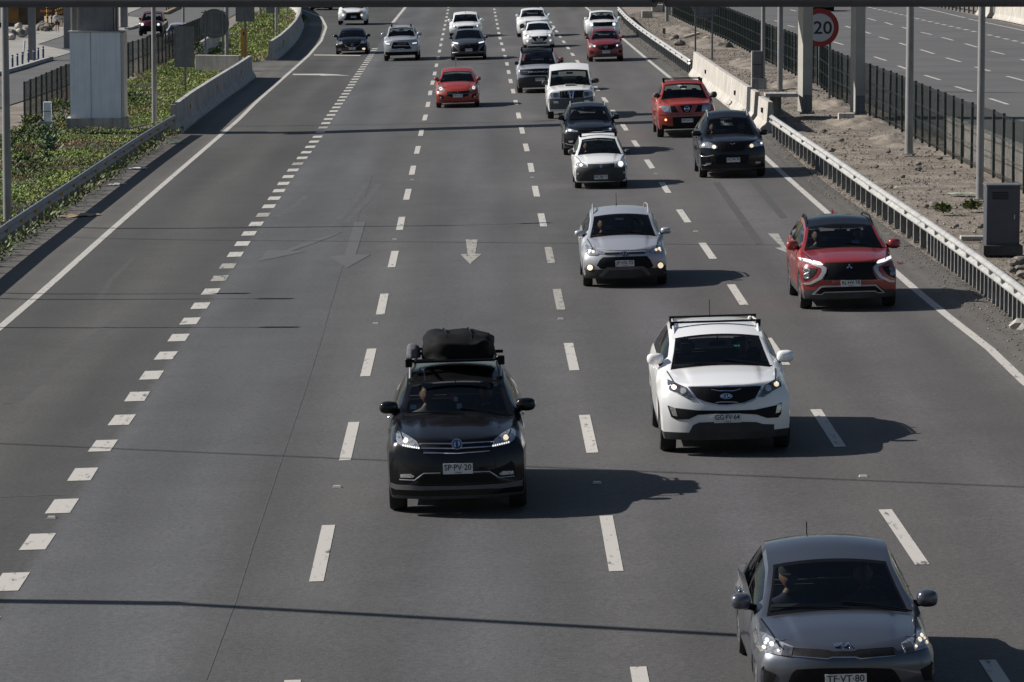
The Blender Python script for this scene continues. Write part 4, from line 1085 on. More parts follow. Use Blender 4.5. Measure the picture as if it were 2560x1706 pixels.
# ---- deep red suv, right lane far
CROP = (1270, 0, 5.406)
c = Car('suv', 'deep red suv with oval black grille just in front of a white pick-up', 'car', 'suv', CROP, 1322, 830, 237, 602, 520, 415, 378, 188, 150, P_RED3, clad=1, detail=1, r=.33)
hl = c.pair('headlight', [(1095, 585), (1130, 592), (1186, 620), (1180, 642), (1110, 627)], M_LAMP, off=.01)
for i in (0, 1): c.disc('lit_bulb', (1170, 625), 12, M_LITW, parent=hl[i], off=.018, mirror=bool(i))
c.shell('grille', [(1190, 617), (1325, 610), (1466, 606), (1440, 652), (1400, 672), (1325, 678), (1240, 674), (1205, 647)], M_GRILLE, off=.008)
em = c.ringsh('emblem', (1325, 632), 20, 6, M_CHROME, off=.02, n=8); c.letters('emblem_letters', 'MG', (1325, 632), 16, M_CHROME, off=.022, parent=em)
c.pair('air_intake', [(1110, 682), (1150, 692), (1157, 722), (1115, 727)], M_GRILLE, off=.008)
c.shell('lower_grille', [(1190, 738), (1325, 732), (1482, 725), (1482, 778), (1325, 790), (1160, 782)], M_PLASTIC, off=.009)
c.plate(1275, 1380, 682, 722, 'PX·GG·27', country=False)
c.mirror_pair((1040, 1092, 488, 530), (1520, 1586, 478, 516), P_RED3); c.rails(M_SILVER, .06)

# ---- white pick-up behind it
c = Car('pickup_truck', 'white pick-up with black grille and dazzling headlights behind the deep red suv', 'pick-up', 'pickup', CROP, 1280, 520, 230, 300, 262, 162, 138, 172, 145, P_WHITE, detail=0)
c.shell('grille', [(1150, 302), (1280, 296), (1432, 296), (1440, 352), (1280, 358), (1160, 356)], M_GRILLE, off=.008)
hl = c.pair('headlight', circ((1128, 335), 26), M_LAMP, off=.012); c.pair('lit_bulb', circ((1128, 337), 22), M_LITW, parent=hl, off=.02)
c.mirror_pair((1030, 1086, 235, 275), (1480, 1532, 225, 266), P_WHITE)

# ---- white sedan
c = Car('sedan', 'white sedan with hexagonal black grille and round lit fog lamps', 'car', 'sedan', CROP, 418, 645, 212, 488, 405, 312, 286, 168, 132, P_WHITE, detail=1)
hl = c.pair('headlight', [(235, 470), (300, 480), (322, 500), (270, 507), (240, 497)], M_LAMP, off=.01); c.pair('lit_bulb', circ((270, 488), 16), M_LIT, parent=hl, off=.02)
c.shell('grille', [(315, 497), (420, 490), (530, 488), (536, 522), (480, 562), (370, 564), (322, 522)], M_GRILLE, off=.008)
c.letters('emblem', 'H', (424, 505), 14, M_CHROME, off=.02, wide=1.4)
c.pair('fog_lamp', circ((262, 557), 14), M_LIT, off=.014)
c.shell('lower_grille', [(310, 578), (418, 574), (530, 573), (520, 592), (418, 596), (320, 594)], M_GRILLE, off=.008)
c.plate(380, 472, 522, 553, 'LW·SG·78', country=False)
c.mirror_pair((180, 236, 385, 416), (600, 656, 374, 411), P_WHITE)

# ---- white suv behind the sedan
c = Car('suv', 'white suv with angular black air intakes following close behind the white sedan', 'car', 'suv', CROP, 345, 497, 222, 282, 222, 132, 106, 168, 140, P_WHITE, detail=0)
c.shell('grille', [(235, 292), (345, 286), (440, 284), (430, 340), (260, 345)], M_GRILLE, off=.008)
c.pair('air_intake', [(152, 350), (172, 325), (205, 318), (222, 365), (200, 392), (165, 388)], M_GRILLE, off=.01)
c.mirror_pair((103, 147, 195, 231), (535, 581, 186, 222), P_WHITE)

# ---- grey sedan, second lane far
CROP = (820, 0, 5.407)
c = Car('sedan', 'dark grey sedan with slim white running lights and triangular black intakes', 'car', 'sedan', CROP, 1905, 810, 242, 590, 515, 405, 388, 186, 146, P_DGREY, detail=1)
for i in (0, 1):
    c.shell('daytime_light', [(1680, 568), (1760, 582), (1755, 597), (1690, 587)], M_LITW, off=.012, mirror=bool(i))
    it = c.shell('air_intake', [(1688, 612), (1765, 690), (1690, 708)], M_GRILLE, off=.01, mirror=bool(i)); c.bar('intake_trim', [(1690, 610), (1770, 688), (1760, 708), (1682, 716)], 8, M_SILVER, mirror=bool(i), parent=it)
c.shell('grille', [(1770, 612), (1905, 602), (2040, 606), (2030, 690), (1905, 702), (1785, 696)], M_GRILLE, off=.008)
c.letters('emblem', 'A', (1905, 608), 18, M_CHROME, off=.02)
c.shell('lower_grille', [(1700, 738), (1905, 732), (2102, 724), (2100, 768), (1905, 776), (1720, 772)], M_BLACKTRIM, off=.009)
c.plate(1855, 1951, 658, 696, 'SL·TK·53', country=False)
c.mirror_pair((1632, 1682, 490, 530), (2120, 2170, 477, 515), P_DGREY)

# ---- white pick-up behind it
c = Car('pickup_truck', 'white pick-up with dark windscreen following the dark grey sedan', 'pick-up', 'pickup', CROP, 1865, 505, 222, 342, 290, 192, 155, 170, 145, P_WHITE, tint=M_TINT, detail=0)
hl = c.pair('headlight', [(1672, 340), (1735, 357), (1745, 382), (1690, 380)], M_LAMP, off=.01); c.pair('lit_bulb', circ((1700, 360), 12), M_LITW, parent=hl, off=.02)
c.shell('grille', [(1760, 360), (1865, 352), (1972, 355), (1965, 388), (1755, 392)], M_GRILLE, off=.008)
c.mirror_pair((1618, 1667, 258, 298), (2050, 2107, 250, 290), P_WHITE); c.antenna(0, 1.3, .2)

# ---- silver pick-up, first lane
c = Car('pickup_truck', 'silver pick-up with large chrome framed grille and black roof bar ends', 'pick-up', 'pickup', CROP, 1000, 820, 240, 545, 485, 372, 340, 188, 156, P_SILVER, detail=1)
hl = c.pair('headlight', [(775, 582), (838, 590), (842, 608), (775, 602)], M_LAMP, off=.012); c.pair('lit_bulb', [(775, 586), (835, 592), (835, 604), (778, 600)], M_LITW, parent=hl, off=.018)
g = c.shell('grille', [(860, 567), (1000, 562), (1100, 565), (1135, 652), (1110, 672), (1000, 674), (850, 668)], M_GRILLE, off=.008)
m = MB(); c.bar('x', [(875, 570), (1000, 566), (1090, 568), (1130, 652), (1108, 670), (1000, 672), (858, 666), (848, 650), (875, 570)], 13, None, mb=m); m.build('grille_frame', M_CHROME, g, True, 50)
c.bar('grille_bar', [(885, 622), (1000, 618), (1100, 620)], 11, M_CHROME, parent=g)
c.letters('grille_letters', 'GWM', (1000, 595), 16, M_SILVER, off=.02, wide=2.2)
c.shell('lower_bumper', [(770, 707), (1000, 704), (1222, 695), (1226, 742), (1150, 764), (850, 766), (775, 742)], M_BLACKTRIM, off=.01)
c.plate(935, 1036, 657, 691, 'PV·BG·64', country=False)
c.mirror_pair((714, 780, 445, 496), (1200, 1270, 434, 482), P_SILVER)
for x in (-.78, .78):
    p = c.surf_top(x*c.hw, 1.35); m = MB(); m.box(p + Vector((0, 0, .06)), (.08, .12, .16)); bevel(m.build('roof_bar_end', M_BLACKTRIM, c.root), .01, 1)

# ---- black hatchback on the slip lane
c = Car('hatchback', 'black hatchback on the slip lane with one lit fog lamp', 'car', 'hatch', CROP, 330, 735, 222, 578, 495, 405, 375, 182, 142, P_BLACK, detail=1)
c.pair('headlight', [(115, 556), (185, 562), (196, 592), (160, 602), (115, 592)], M_LAMP, off=.01)
c.shell('grille', [(215, 597), (330, 590), (440, 585), (420, 622), (370, 642), (330, 645), (280, 643), (235, 622)], M_GRILLE, off=.008)
c.bar('grille_bar', [(215, 597), (238, 624), (280, 640), (330, 644), (375, 638), (420, 618), (442, 586)], 5, M_CHROME)
em = c.ringsh('emblem', (330, 605), 15, 5, M_CHROME, off=.02, n=14); c.bar('emblem_bar', [(306, 622), (352, 586)], 4, M_CHROME, parent=em)
for i in (0, 1): c.disc('fog_lamp', (160, 672), 22, M_LIT if i else M_LAMPDK, off=.014, ry=14, mirror=bool(i))
c.plate(283, 374, 640, 673, 'CL·SK·54', country=False)
c.mirror_pair((75, 131, 470, 506), (520, 576, 459, 497), P_BLACK)

# ---- white pick-up under the gantry, slip lane
c = Car('pickup_truck', 'white pick-up on the slip lane cut off at the bonnet by the overhead gantry', 'pick-up', 'pickup', CROP, 335, 338, 196, 165, 105, 0, -28, 150, 126, P_WHITE, detail=0)
hl = c.pair('headlight', [(180, 130), (240, 152), (236, 182), (195, 177)], M_LAMP, off=.01)
c.shell('grille', [(245, 182), (335, 178), (440, 175), (452, 245), (480, 270), (335, 276), (205, 275), (238, 242)], M_GRILLE, off=.008)
c.bar('grille_bar', [(245, 178), (335, 172), (440, 170)], 8, M_CHROME)
c.pair('fog_lamp', circ((203, 207), 16), M_LIT, off=.014)
c.plate(308, 382, 217, 243, 'PL·SR·42', country=False)

# ---- dark vehicle whose wheels show under the gantry
CROP = (640, 0, 7.328)
c = Car('suv', 'dark vehicle at the top with only its wheels showing under the gantry', 'car', 'suv', CROP, 1190, 185, 192, 40, -10, -100, -130, 150, 125, P_NAVY, detail=0)

# ---- service road cars
CROP = (320, 0, 7.328)
c = Car('pickup_truck', 'maroon pick-up with a red roof and lit headlights on the service road', 'pick-up', 'pickup', CROP, 430, 660, 226, 395, 375, 240, 198, 196, 160, P_MAROON, detail=0, clad=6, group='vehicles on the service road')
hl = c.pair('headlight', circ((258, 448), 34), M_LAMP, off=.012); c.pair('lit_bulb', circ((260, 450), 24), M_LITW, parent=hl, off=.02)
c.shell('front_bumper', [(208, 480), (430, 484), (650, 480), (650, 600), (430, 612), (215, 604)], M_BLACKTRIM, off=.012)
c.mirror_pair((195, 240, 328, 366), (660, 714, 344, 386), M_BLACKTRIM)
c = Car('hatchback', 'silver car on the service road partly hidden by the back of a road sign', 'car', 'hatch', CROP, 905, 800, 240, 600, 552, 450, 415, 190, 150, P_SILVER, detail=0, group='vehicles on the service road')
c.pair('headlight', [(690, 640), (740, 645), (760, 670), (700, 668)], M_LAMP, off=.01)

# ---- dark van on the opposite carriageway
CROP = (1820, 0, 7.328)
c = Car('van', 'dark vehicle on the opposite carriageway behind the speed sign', 'car', 'suv', CROP, 1742, 205, 200, 60, 10, -70, -100, 160, 140, P_NAVY, detail=0, group='vehicles on the opposite carriageway')
# ------------------------------------------------------------------ roadside
from mathutils import noise as mnoise
M_GALV = pm('galvanised_steel', (.40, .395, .38), .5, metal=.35, var=.18, vscale=2.5)
M_GALVSHADE = pm('shaded_galvanised_steel', (.24, .24, .245), .6, metal=.2, var=.2, vscale=2.5)  # darker copy of the steel, shade of the left rail's face put into the colour
M_POST = pm('weathered_steel_post', (.22, .22, .215), .55, metal=.3, var=.25, vscale=6)
M_CONC = pm('concrete', (.43, .405, .36), .85, var=.16, vscale=1.6, bump=.25, bscale=30, fine=.12)
M_CONCD = pm('weathered_concrete', (.38, .37, .35), .9, var=.2, vscale=1.2, bump=.25, bscale=25, fine=.15)
M_DARKCONC = pm('dark_concrete', (.07, .068, .062), .9, var=.3)  # plain dark grey for barrier joints and the cabinet base
M_PAVE = pm('pavement_concrete', (.27, .255, .23), .9, var=.14, vscale=.5, fine=.12, bscale=12)
M_OASPH = pm('old_asphalt', (.085, .084, .083), .85, var=.16, vscale=.22, fine=.2, bscale=20)
M_GPOST = pm('grey_painted_steel', (.17, .175, .185), .5, var=.12, vscale=3)
M_LPOST = pm('lamp_post_steel', (.25, .25, .25), .5, metal=.25, var=.15, vscale=2)
M_FENCE = pm('green_fence_coating', (.018, .034, .031), .5, var=.2); M_WIRE = pm('fence_wire', (.030, .038, .034), .5, var=.2)
M_BEAM = pm('gantry_paint', (.045, .052, .066), .55, var=.2)
M_AMBREF = pm('amber_reflector', (.62, .30, .03), .3, var=.2)
M_SIGNB = pm('sign_back', (.16, .165, .175), .5, metal=.3, var=.15)
M_CLAD = pm('white_cladding', (.72, .76, .86), .45, var=.05, vscale=2)
M_CREAM = pm('cream_steel', (.50, .47, .40), .6, var=.08)

def streaks(m, lo=.72):
    """rain streaks and grime running down a wall"""
    nt = m.node_tree; bs = nt.nodes['Principled BSDF']; L = nt.links; src = bs.inputs['Base Color'].links[0].from_socket
    tc = nt.nodes.new('ShaderNodeTexCoord'); mp = nt.nodes.new('ShaderNodeMapping'); mp.inputs['Scale'].default_value = (5, 5, .35); n = nt.nodes.new('ShaderNodeTexNoise'); n.inputs['Scale'].default_value = 1.6; n.inputs['Detail'].default_value = 6
    L.new(tc.outputs['Object'], mp.inputs[0]); L.new(mp.outputs[0], n.inputs['Vector'])
    r = nt.nodes.new('ShaderNodeMapRange'); r.inputs[1].default_value = .35; r.inputs[2].default_value = .55; r.inputs[3].default_value = lo; r.inputs[4].default_value = 1.0; L.new(n.outputs['Fac'], r.inputs[0])
    mx = nt.nodes.new('ShaderNodeMix'); mx.data_type = 'RGBA'; mx.blend_type = 'MULTIPLY'; mx.inputs[0].default_value = 1; L.new(src, mx.inputs[6]); L.new(r.outputs[0], mx.inputs[7]); L.new(mx.outputs[2], bs.inputs['Base Color'])
for m_, k_ in ((M_CONC, .78), (M_CONCD, .68), (M_CLAD, .90), (M_SIGNB, .8), (M_GALVSHADE, .75), (M_GPOST, .82), (M_LPOST, .8)): streaks(m_, k_)

def gpath(pts): return [G(u, v) for u, v in pts]
def path_at(P, d):
    for a, b in zip(P, P[1:]):
        L = (b-a).length
        if d <= L: return a + (b-a)*(d/L), (b-a).normalized()
        d -= L
    return P[-1].copy(), (P[-1]-P[-2]).normalized()
def plen(P): return sum((b-a).length for a, b in zip(P, P[1:]))
WB = [(0, .0), (-.03, .02), (-.085, .06), (-.085, .10), (-.02, .145), (-.02, .165), (-.085, .21), (-.085, .25), (-.03, .29), (0, .31)]

def guardrail(label, P, side, spacing, h=.72, dense_from=None, amber=False, group=None, cat='guardrail', rail_mat=None, collars=True):
    """P runs away from the camera; side = +1 when the traffic is on the right of P"""
    t = thing('guardrail', label, cat, P[0], 0, group); L = plen(P)
    prof = [(-a*side, b+h-.31) for a, b in WB]
    fine = resample(P, 2.0); loc = lambda p: p - P[0]
    mb = MB(); off = [p for p in fine]
    mb.sweep([(a+.10*side, b) for a, b in prof], [loc(p) for p in off]); 
    r = mb.build('rail', rail_mat or M_GALV, t, True, 60)
    sm = r.modifiers.new('thickness', 'SOLIDIFY'); sm.thickness = .006
    d = 0.0; n = 0
    pm_ = None
    while d < L:
        p, q = path_at(P, d); a = math.atan2(q.y, q.x)
        if pm_ is None:
            m = MB(); m.box((0, 0, h/2-.05), (.10, .012, h-.02)); m.box((-.0, .06, h/2-.05), (.012, .12, h-.02)); m.box((0, .12, h/2-.05), (.10, .012, h-.02))
            pm_ = mesh_of('post', m.v, m.f)
        o = obj('post', pm_, M_POST, t, loc(p)); o.rotation_euler.z = a
        if amber and n % 2 == 0:
            ra = MB(); s_ = Vector((q.y, -q.x, 0))*side
            c = loc(p) + s_*.135 + Vector((0, 0, h-.155))
            ra.box(c, (.13, .10, .14), rz=a+pi/2); bevel(ra.build('reflector', M_AMBREF, t), .02, 2)
        if not amber and n % 3 == 1:
            rn = MB(); s_ = Vector((q.y, -q.x, 0))*side; rn.box(loc(p) + s_*.155 + Vector((0, 0, h-.14)), (.12, .07, .10), rz=a); rn.build('reflector', M_POST, t)
        n += 1; d += spacing if dense_from is None or d > dense_from else spacing*.46
    return t
# left guardrail
PL_ = gpath([(-330, 895), (-150, 752), (11, 629), (94, 570), (166, 519), (237, 468), (324, 406), (400, 355), (442, 330)])
guardrail('long grey guardrail with amber reflectors along the left shoulder', PL_, 1, 1.55, amber=True, rail_mat=M_GALVSHADE)
# right guardrails
PR1 = gpath([(2900, 1130), (2730, 960), (2600, 840), (2560, 806), (2462, 728), (2343, 638), (2209, 541), (2090, 452), (2000, 387), (1935, 340)])
guardrail('bright steel guardrail on close set posts beside the gravel in front of the cabinet', PR1, -1, 1.36, dense_from=32)
PR2 = gpath([(1733, 189), (1690, 158), (1640, 122), (1600, 92), (1570, 65), (1548, 40)])
guardrail('far steel guardrail running up to the end of the concrete barrier', PR2, -1, 1.75)

NJ = [(-.30, 0), (-.30, .08), (-.13, .33), (-.08, 1.05), (.08, 1.05), (.13, .33), (.30, .08), (.30, 0)]
def barrier(label, P, mat, h=1.0, group='concrete barriers', plates=0, pmat=None, step=2.0, pside=1):
    t = thing('concrete_barrier', label, 'barrier', P[0], 0, group); f = resample(P, step)
    if (f[-1]-P[-1]).length > .3: f.append(P[-1])
    m = MB(); m.sweep([(a, b*h/1.05) for a, b in NJ], [p - P[0] for p in f], cap=True); m.build('barrier_body', mat, t)
    L = plen(P)
    for k in range(plates):
        p, q = path_at(P, L*(k+.5)/plates*.98); s_ = Vector((q.y, -q.x, 0))*pside; a = math.atan2(q.y, q.x)
        mm = MB(); mm.box(p - P[0] + s_*.125 + Vector((0, 0, .62)), (.42, .07, .16), rz=a); mm.build('reflector', pmat or M_AMBREF, t)
    # joints between cast lengths
    for k in range(1, int(L/4)):
        p, q = path_at(P, k*4.0); mm = MB(); mm.sweep([(a_*1.012+(.002 if a_ > 0 else -.002), b_*h/1.05+.003) for a_, b_ in NJ], [p - P[0] - q*.012, p - P[0] + q*.012]); mm.build('joint', M_DARKCONC, t)
    return t
barrier('weathered concrete barrier with orange reflectors left of the slip lane', gpath([(434, 335), (480, 297), (540, 254), (590, 220), (625, 194)]), M_CONCD, 1.05, plates=3)
barrier('curved concrete barrier bending away beside the slip road at the top', gpath([(677, 152), (700, 135), (722, 113), (738, 93), (748, 72), (751, 52), (746, 36), (732, 22), (700, 10)]), M_CONCD, 1.05, plates=5)
barrier('pale sunlit concrete barrier between two guardrails on the right', gpath([(1738, 190), (1780, 223), (1830, 262), (1868, 290), (1893, 308)][::-1]), M_CONC, 1.1, plates=2, pmat=M_BLACKTRIM, pside=-1)
barrier('short concrete barrier end piece where the right guardrail starts', gpath([(1902, 312), (1926, 329)][::-1]), M_CONC, 1.0, plates=1, pmat=M_BLACKTRIM, pside=-1)
barrier('far white concrete barrier at the top right beyond the opposite lanes', gpath([(2492, 47), (2530, 54), (2580, 65), (2700, 92)]), M_CONC, 1.15)
barrier('short white concrete barrier end next to the far guardrail top right', gpath([(2449, 38), (2478, 44)]), M_CONC, 1.15)
PF = gpath([(2447, 36), (2400, 28), (2350, 18), (2318, 12), (2280, 3)])
guardrail('far guardrail with dark posts beyond the opposite carriageway', PF, 1, 2.2, h=.9)

# ---- mesh fences
def mesh_fence(label, P, spacing, h, group):
    t = thing('mesh_fence', label, 'fence', P[0], 0, group); L = plen(P)
    n = int(L/spacing); wire = MB(); k = int(spacing/.055)
    for i in range(k): wire.add(*prism(spacing*(i+.5)/k, 0, .03, h, .0024))
    for z in (.12, .65, 1.15, h-.08):
        for dy in (-.012, .012): wire.box((spacing/2, dy, z), (spacing, .006, .006))
        wire.box((spacing/2, .03, z+.05), (spacing, .006, .006))
    wm = mesh_of('fence_panel', wire.v, wire.f)
    pmb = MB(); pmb.box((0, 0, h/2), (.075, .075, h+.06)); pmesh = mesh_of('post', pmb.v, pmb.f)
    for i in range(n+1):
        p, q = path_at(P, min(i*spacing, L-.01)); a = math.atan2(q.y, q.x)
        o = obj('post', pmesh, M_FENCE, t, p-P[0]); o.rotation_euler = (random.gauss(0, .008), random.gauss(0, .008), a)
        if i < n and i < 96: o = obj('fence_panel', wm, M_WIRE, t, p-P[0]); o.rotation_euler.z = a
    return t
def prism(x, y, z0, z1, r):
    vs = [(x+r*cos(2*pi*k/3), y+r*sin(2*pi*k/3), z) for z in (z0, z1) for k in range(3)]
    return vs, [(0, 1, 4, 3), (1, 2, 5, 4), (2, 0, 3, 5)]
FR = gpath([(3000, 702), (2800, 602), (2620, 512), (2551, 478), (2519, 461.6), (2484, 443), (2413, 412), (2390, 400), (2326, 367), (2255, 329), (2225, 313), (2176, 290), (2116, 261), (2078, 240), (2051, 217), (1988, 188), (1965, 176), (1923, 158), (1874, 131), (1822, 103), (1770, 79), (1727, 63), (1675, 38), (1640, 20)])
mesh_fence('dark green mesh fence along the right edge of the gravel strip', FR, 2.1, 1.86, None)
FL1 = gpath([(62, 321), (110, 296), (163, 268), (230, 234), (329, 193), (351, 186), (440, 148), (500, 118), (545, 96)])
mesh_fence('dark green mesh fence on the planted bank left of the motorway', FL1, 2.1, 1.7, None)
FL2 = gpath([(-160, 330), (-60, 322), (31, 315)])
mesh_fence('short run of green mesh fence at the left edge before a gap', FL2, 2.1, 1.7, None)

# ---- poles
def lamp_post(label, base, h, r0, r1, arm=1.6, adir=0.0, group='lamp posts', head=True, mat=None, name='lamp_post'):
    t = thing(name, label, 'lamp post', base, 0, group); m = MB()
    n = 6; m.tube([(0, 0, h*k/n) for k in range(n+1)], r0, 14, True, r1); m.build('pole', mat or M_LPOST, t, True, 50)
    m = MB(); m.box((0, 0, .012), (r0*3.4, r0*3.4, .024)); m.build('base_plate', mat or M_LPOST, t)
    if head:
        d = Vector((cos(adir), sin(adir), 0)); m = MB(); m.tube([(0, 0, h-.02), d*arm*.5 + Vector((0, 0, h+.12)), d*arm + Vector((0, 0, h+.15))], .03, 8); m.build('arm', mat or M_LPOST, t, True)
        m = MB(); m.box(d*(arm+.3) + Vector((0, 0, h+.15)), (.75, .26, .12), rz=adir); bevel(m.build('lamp_head', M_GPOST, t), .04, 2)
    return t
def base_at(u, v): return G(u, v)
lamp_post('tall grey lamp post at the left edge behind the guardrail', base_at(19, 566), 8.2, .115, .075)
lamp_post('slender grey lamp post between white clad pier and weathered barrier', base_at(386.5, 313), 9, .10, .07)
lamp_post('grey post rising behind the end of the weathered barrier', base_at(567.5, 166), 8, .11, .09)
lamp_post('thin grey post beyond the back of the rectangular sign', base_at(459, 97), 8, .09, .07)
lamp_post('pale post behind the curved barrier beside a brown post', base_at(691.5, 92), 8, .10, .08)
lamp_post('short looking grey post on the far left verge near the top', base_at(650.5, 42), 8, .11, .1, group=None)
lamp_post('grey post in the green verge right of the far sign back', base_at(718, 41), 8, .10, .09, group=None)
lamp_post('grey lamp post standing in gravel left of the pole beside the cabinet', base_at(2272, 386), 10, .13, .09, adir=0)
lamp_post('grey lamp post standing just left of the dark cabinet', base_at(2449, 499), 10, .10, .08, adir=0)
lamp_post('grey lamp post left of the rectangular columns on the gravel', base_at(1949.5, 225), 10, .12, .10, adir=0)
lamp_post('short looking pale post at the top of the gravel strip', base_at(1667, 54), 8, .13, .12, adir=0)
# posts outside the picture on the left whose shadows cross the slip lane
for (tu, tv, bx) in ((402, 735, -13.5), (512, 748, -13.2), (512, 819, -12.6)):
    tip = G(tu, tv); h = (tip.x - bx)/(-SUNV.x)*SUNV.z; b = Vector((bx, tip.y + (tip.x-bx)*(SUNV.y/-SUNV.x), zfun(bx)))
    lamp_post('lamp post left of the picture whose shadow crosses the slip lane', b, h, .08, .05, arm=1.2, adir=radians(-15), group='lamp posts outside the left edge')
# overhead cables, known from their shadows on the road
def cable(a, b, h, r, label):
    A, B = G(*a), G(*b); k = h/SUNV.z
    A2, B2 = A + SUNV*k, B + SUNV*k; d = (B2-A2)
    A2 -= d*1.2; B2 += d*1.6
    m = MB(); m.tube([A2 + (B2-A2)*i/12 - Vector((0, 0, .4*(1-(2*i/12-1)**2))) + Vector((0, 0, .4)) for i in range(13)], r, 6)
    tag(m.build('overhead_cable', M_BLACKTRIM), label, 'cable', 'overhead cables crossing the motorway')
cable((0, 1110), (968, 1152), 9.5, .035, 'black overhead cable throwing a thin shadow in front of the black suv')
cable((262, 597), (1920, 613), 10, .04, 'black overhead cable throwing a thin shadow behind the silver hatchback')

# ---- overhead beam across the top of the picture
sA, sB = G(0, 1486), G(1850, 1590)
nrm = (sB-sA).cross(SUNV).normalized()
def on_plane(u, v):
    d = ray(u, v); o = Vector((0, 0, HC)); return o + d*((sA-o).dot(nrm)/d.dot(nrm))
bA, bB = on_plane(0, 16), on_plane(2560, 14)
BEAM_INFO = (tuple(bA), tuple(bB))
t = thing('overhead_gantry', 'dark steel gantry beam crossing the very top of the picture', 'gantry', bA)
dv_ = (bB-bA); Lb = dv_.length; dirb = dv_.normalized()
def bp(s_, dz=0.0): return dirb*s_ + Vector((0, 0, dz))
s_gap0 = ((on_plane(1632, 14)-bA).dot(dirb)); s_gap1 = ((on_plane(1672, 14)-bA).dot(dirb))
for a, b in ((-9, s_gap0), (s_gap1, Lb+7)):
    m = MB(); m.tube([bp(a, .075), bp(a+(b-a)*.3, .075), bp(a+(b-a)*.7, .075), bp(b-.03, .075), bp(b, .075)], .09, 18); m.build('beam', M_BEAM, t, True, 40)
m = MB(); m.tube([bp(s_gap0-.3, .09), bp(s_gap1+.3, .09)], .06, 12); m.build('beam_coupling', M_BEAM, t, True)
for s_ in (s_gap0+.01, s_gap1-.01):
    m = MB(); m.tube([bp(s_-.012, .085), bp(s_+.012, .085)], .10, 18); m.build('flange', M_BEAM, t, True, 40)
for s_ in (-9, Lb+7):
    q = bA + bp(s_); m = MB(); m.tube([bp(s_, .12), bp(s_, .12) - Vector((0, 0, q.z + .12 - zfun(q.x)))], .14, 14); m.build('post', M_BEAM, t, True)

# ---- toll gantry: clad pier on the left, steel columns on the right, deck above the picture
g0 = G(240, 331); S0 = 10000/g0.y
def px(n): return n/S0
t = thing('toll_gantry', 'toll gantry on a white clad pier with concrete plinth left of the road', 'gantry', (g0.x, g0.y, g0.z))
def up(v): return (331-v)/S0
m = MB(); m.box((0, .75, up(296)/2), (px(150), 1.6, up(296))); m.build('plinth', M_CONCD, t)
wB = px(127); zc_ = (up(82)+up(296))/2; hB = up(82)-up(296)
m = MB(); m.box((-px(.5), .75, zc_), (wB, 1.3, hB)); o = m.build('clad_cabinet', M_CLAD, t)
m = MB(); m.box((-px(12), .095, zc_), (.012, .012, hB)); m.build('panel_joint', M_GPOST, o)
m = MB(); m.box((px(67.3), .75, zc_), (px(7), 1.28, hB-.02)); m.build('side_channel', M_CREAM, t)
m = MB(); m.box((px(0), .75, up(81)+.012), (px(137), 1.4, .03)); m.build('cabinet_cap', M_CONCD, t)
m = MB(); m.box((px(0), .75, up(80)+1.9), (px(84), .9, 3.8)); m.build('column', M_GPOST, t)
m = MB(); m.box((px(-55), .9, up(80)+1.9), (px(13), .5, 3.8)); m.build('side_frame', M_SIGNB, t)
for dx in (-61.5, -47.5): m = MB(); m.box((px(dx), .55, up(80)+1.9), (px(1.6), .06, 3.8)); m.build('frame_edge', M_CREAM, t)
m = MB(); m.box((px(49), .9, up(80)+1.9), (px(6), .5, 3.8)); m.build('side_frame', M_SIGNB, t)
c1 = G(2012, 287); zb = 6.5
m = MB(); xl_, xr_ = -2.0, c1.x - g0.x + .6
m.box(((xl_+xr_)/2, .8, zb), (xr_-xl_, 1.7, .45)); m.build('gantry_deck', M_GPOST, t)
def steel_column(label, u0, u1, v, top):
    b = G((u0+u1)/2, v); S_ = 10000/b.y; w_ = (u1-u0)/S_; rz_ = radians(26); a_ = w_/(cos(rz_)+.9*abs(sin(rz_)))
    t = thing('steel_column', label, 'column', b, rz_); m = MB(); h = top
    m.box((0, 0, h/2+.12), (a_, a_*.9, h)); m.build('shaft', M_GALVC, t)
    m = MB(); m.box((0, 0, .06), (a_*1.35, a_*1.25, .06)); m.build('base_plate', M_GPOST, t)
    m = MB(); m.box((0, -a_*.46, .42), (a_*.96, .02, .62)); m.build('lower_band', M_SIGNB, t)
    for sx in (-.55, -.2, .2, .55):
        m = MB(); m.tube([(sx*a_, -a_*.56, .08), (sx*a_, -a_*.56, .16)], .02, 6); m.build('anchor_bolt', M_GPOST, t)
    return t
M_GALVC = pm('pale_column_paint', (.37, .355, .315), .6, var=.1, vscale=1.5)
steel_column('left of two tall rectangular steel columns, in front of the speed sign', 1994, 2030, 287, 6.2)
steel_column('right of two tall rectangular steel columns, standing on a concrete footing', 2125.6, 2161, 289, 6.2)
b2 = G(2143, 289); t = thing('toll_gantry', 'deck of the opposite gantry above the picture, known from its shadow', 'gantry', b2 + Vector((0, 0, 6.35)))
m = MB(); m.box((9, .4, .2), (19, 2.2, .45)); m.build('gantry_deck', M_GPOST, t)
m = MB(); m.box((18.3, .4, -3.1), (.4, .4, 6.3)); m.build('column', M_GPOST, t)
p = G(2115, 303); m = MB(); m.box((0, 0, .13), (.55, .5, .30)); tag(m.build('concrete_block', M_CONC, loc=p), 'small pale concrete block at the foot of the right steel column', 'block')

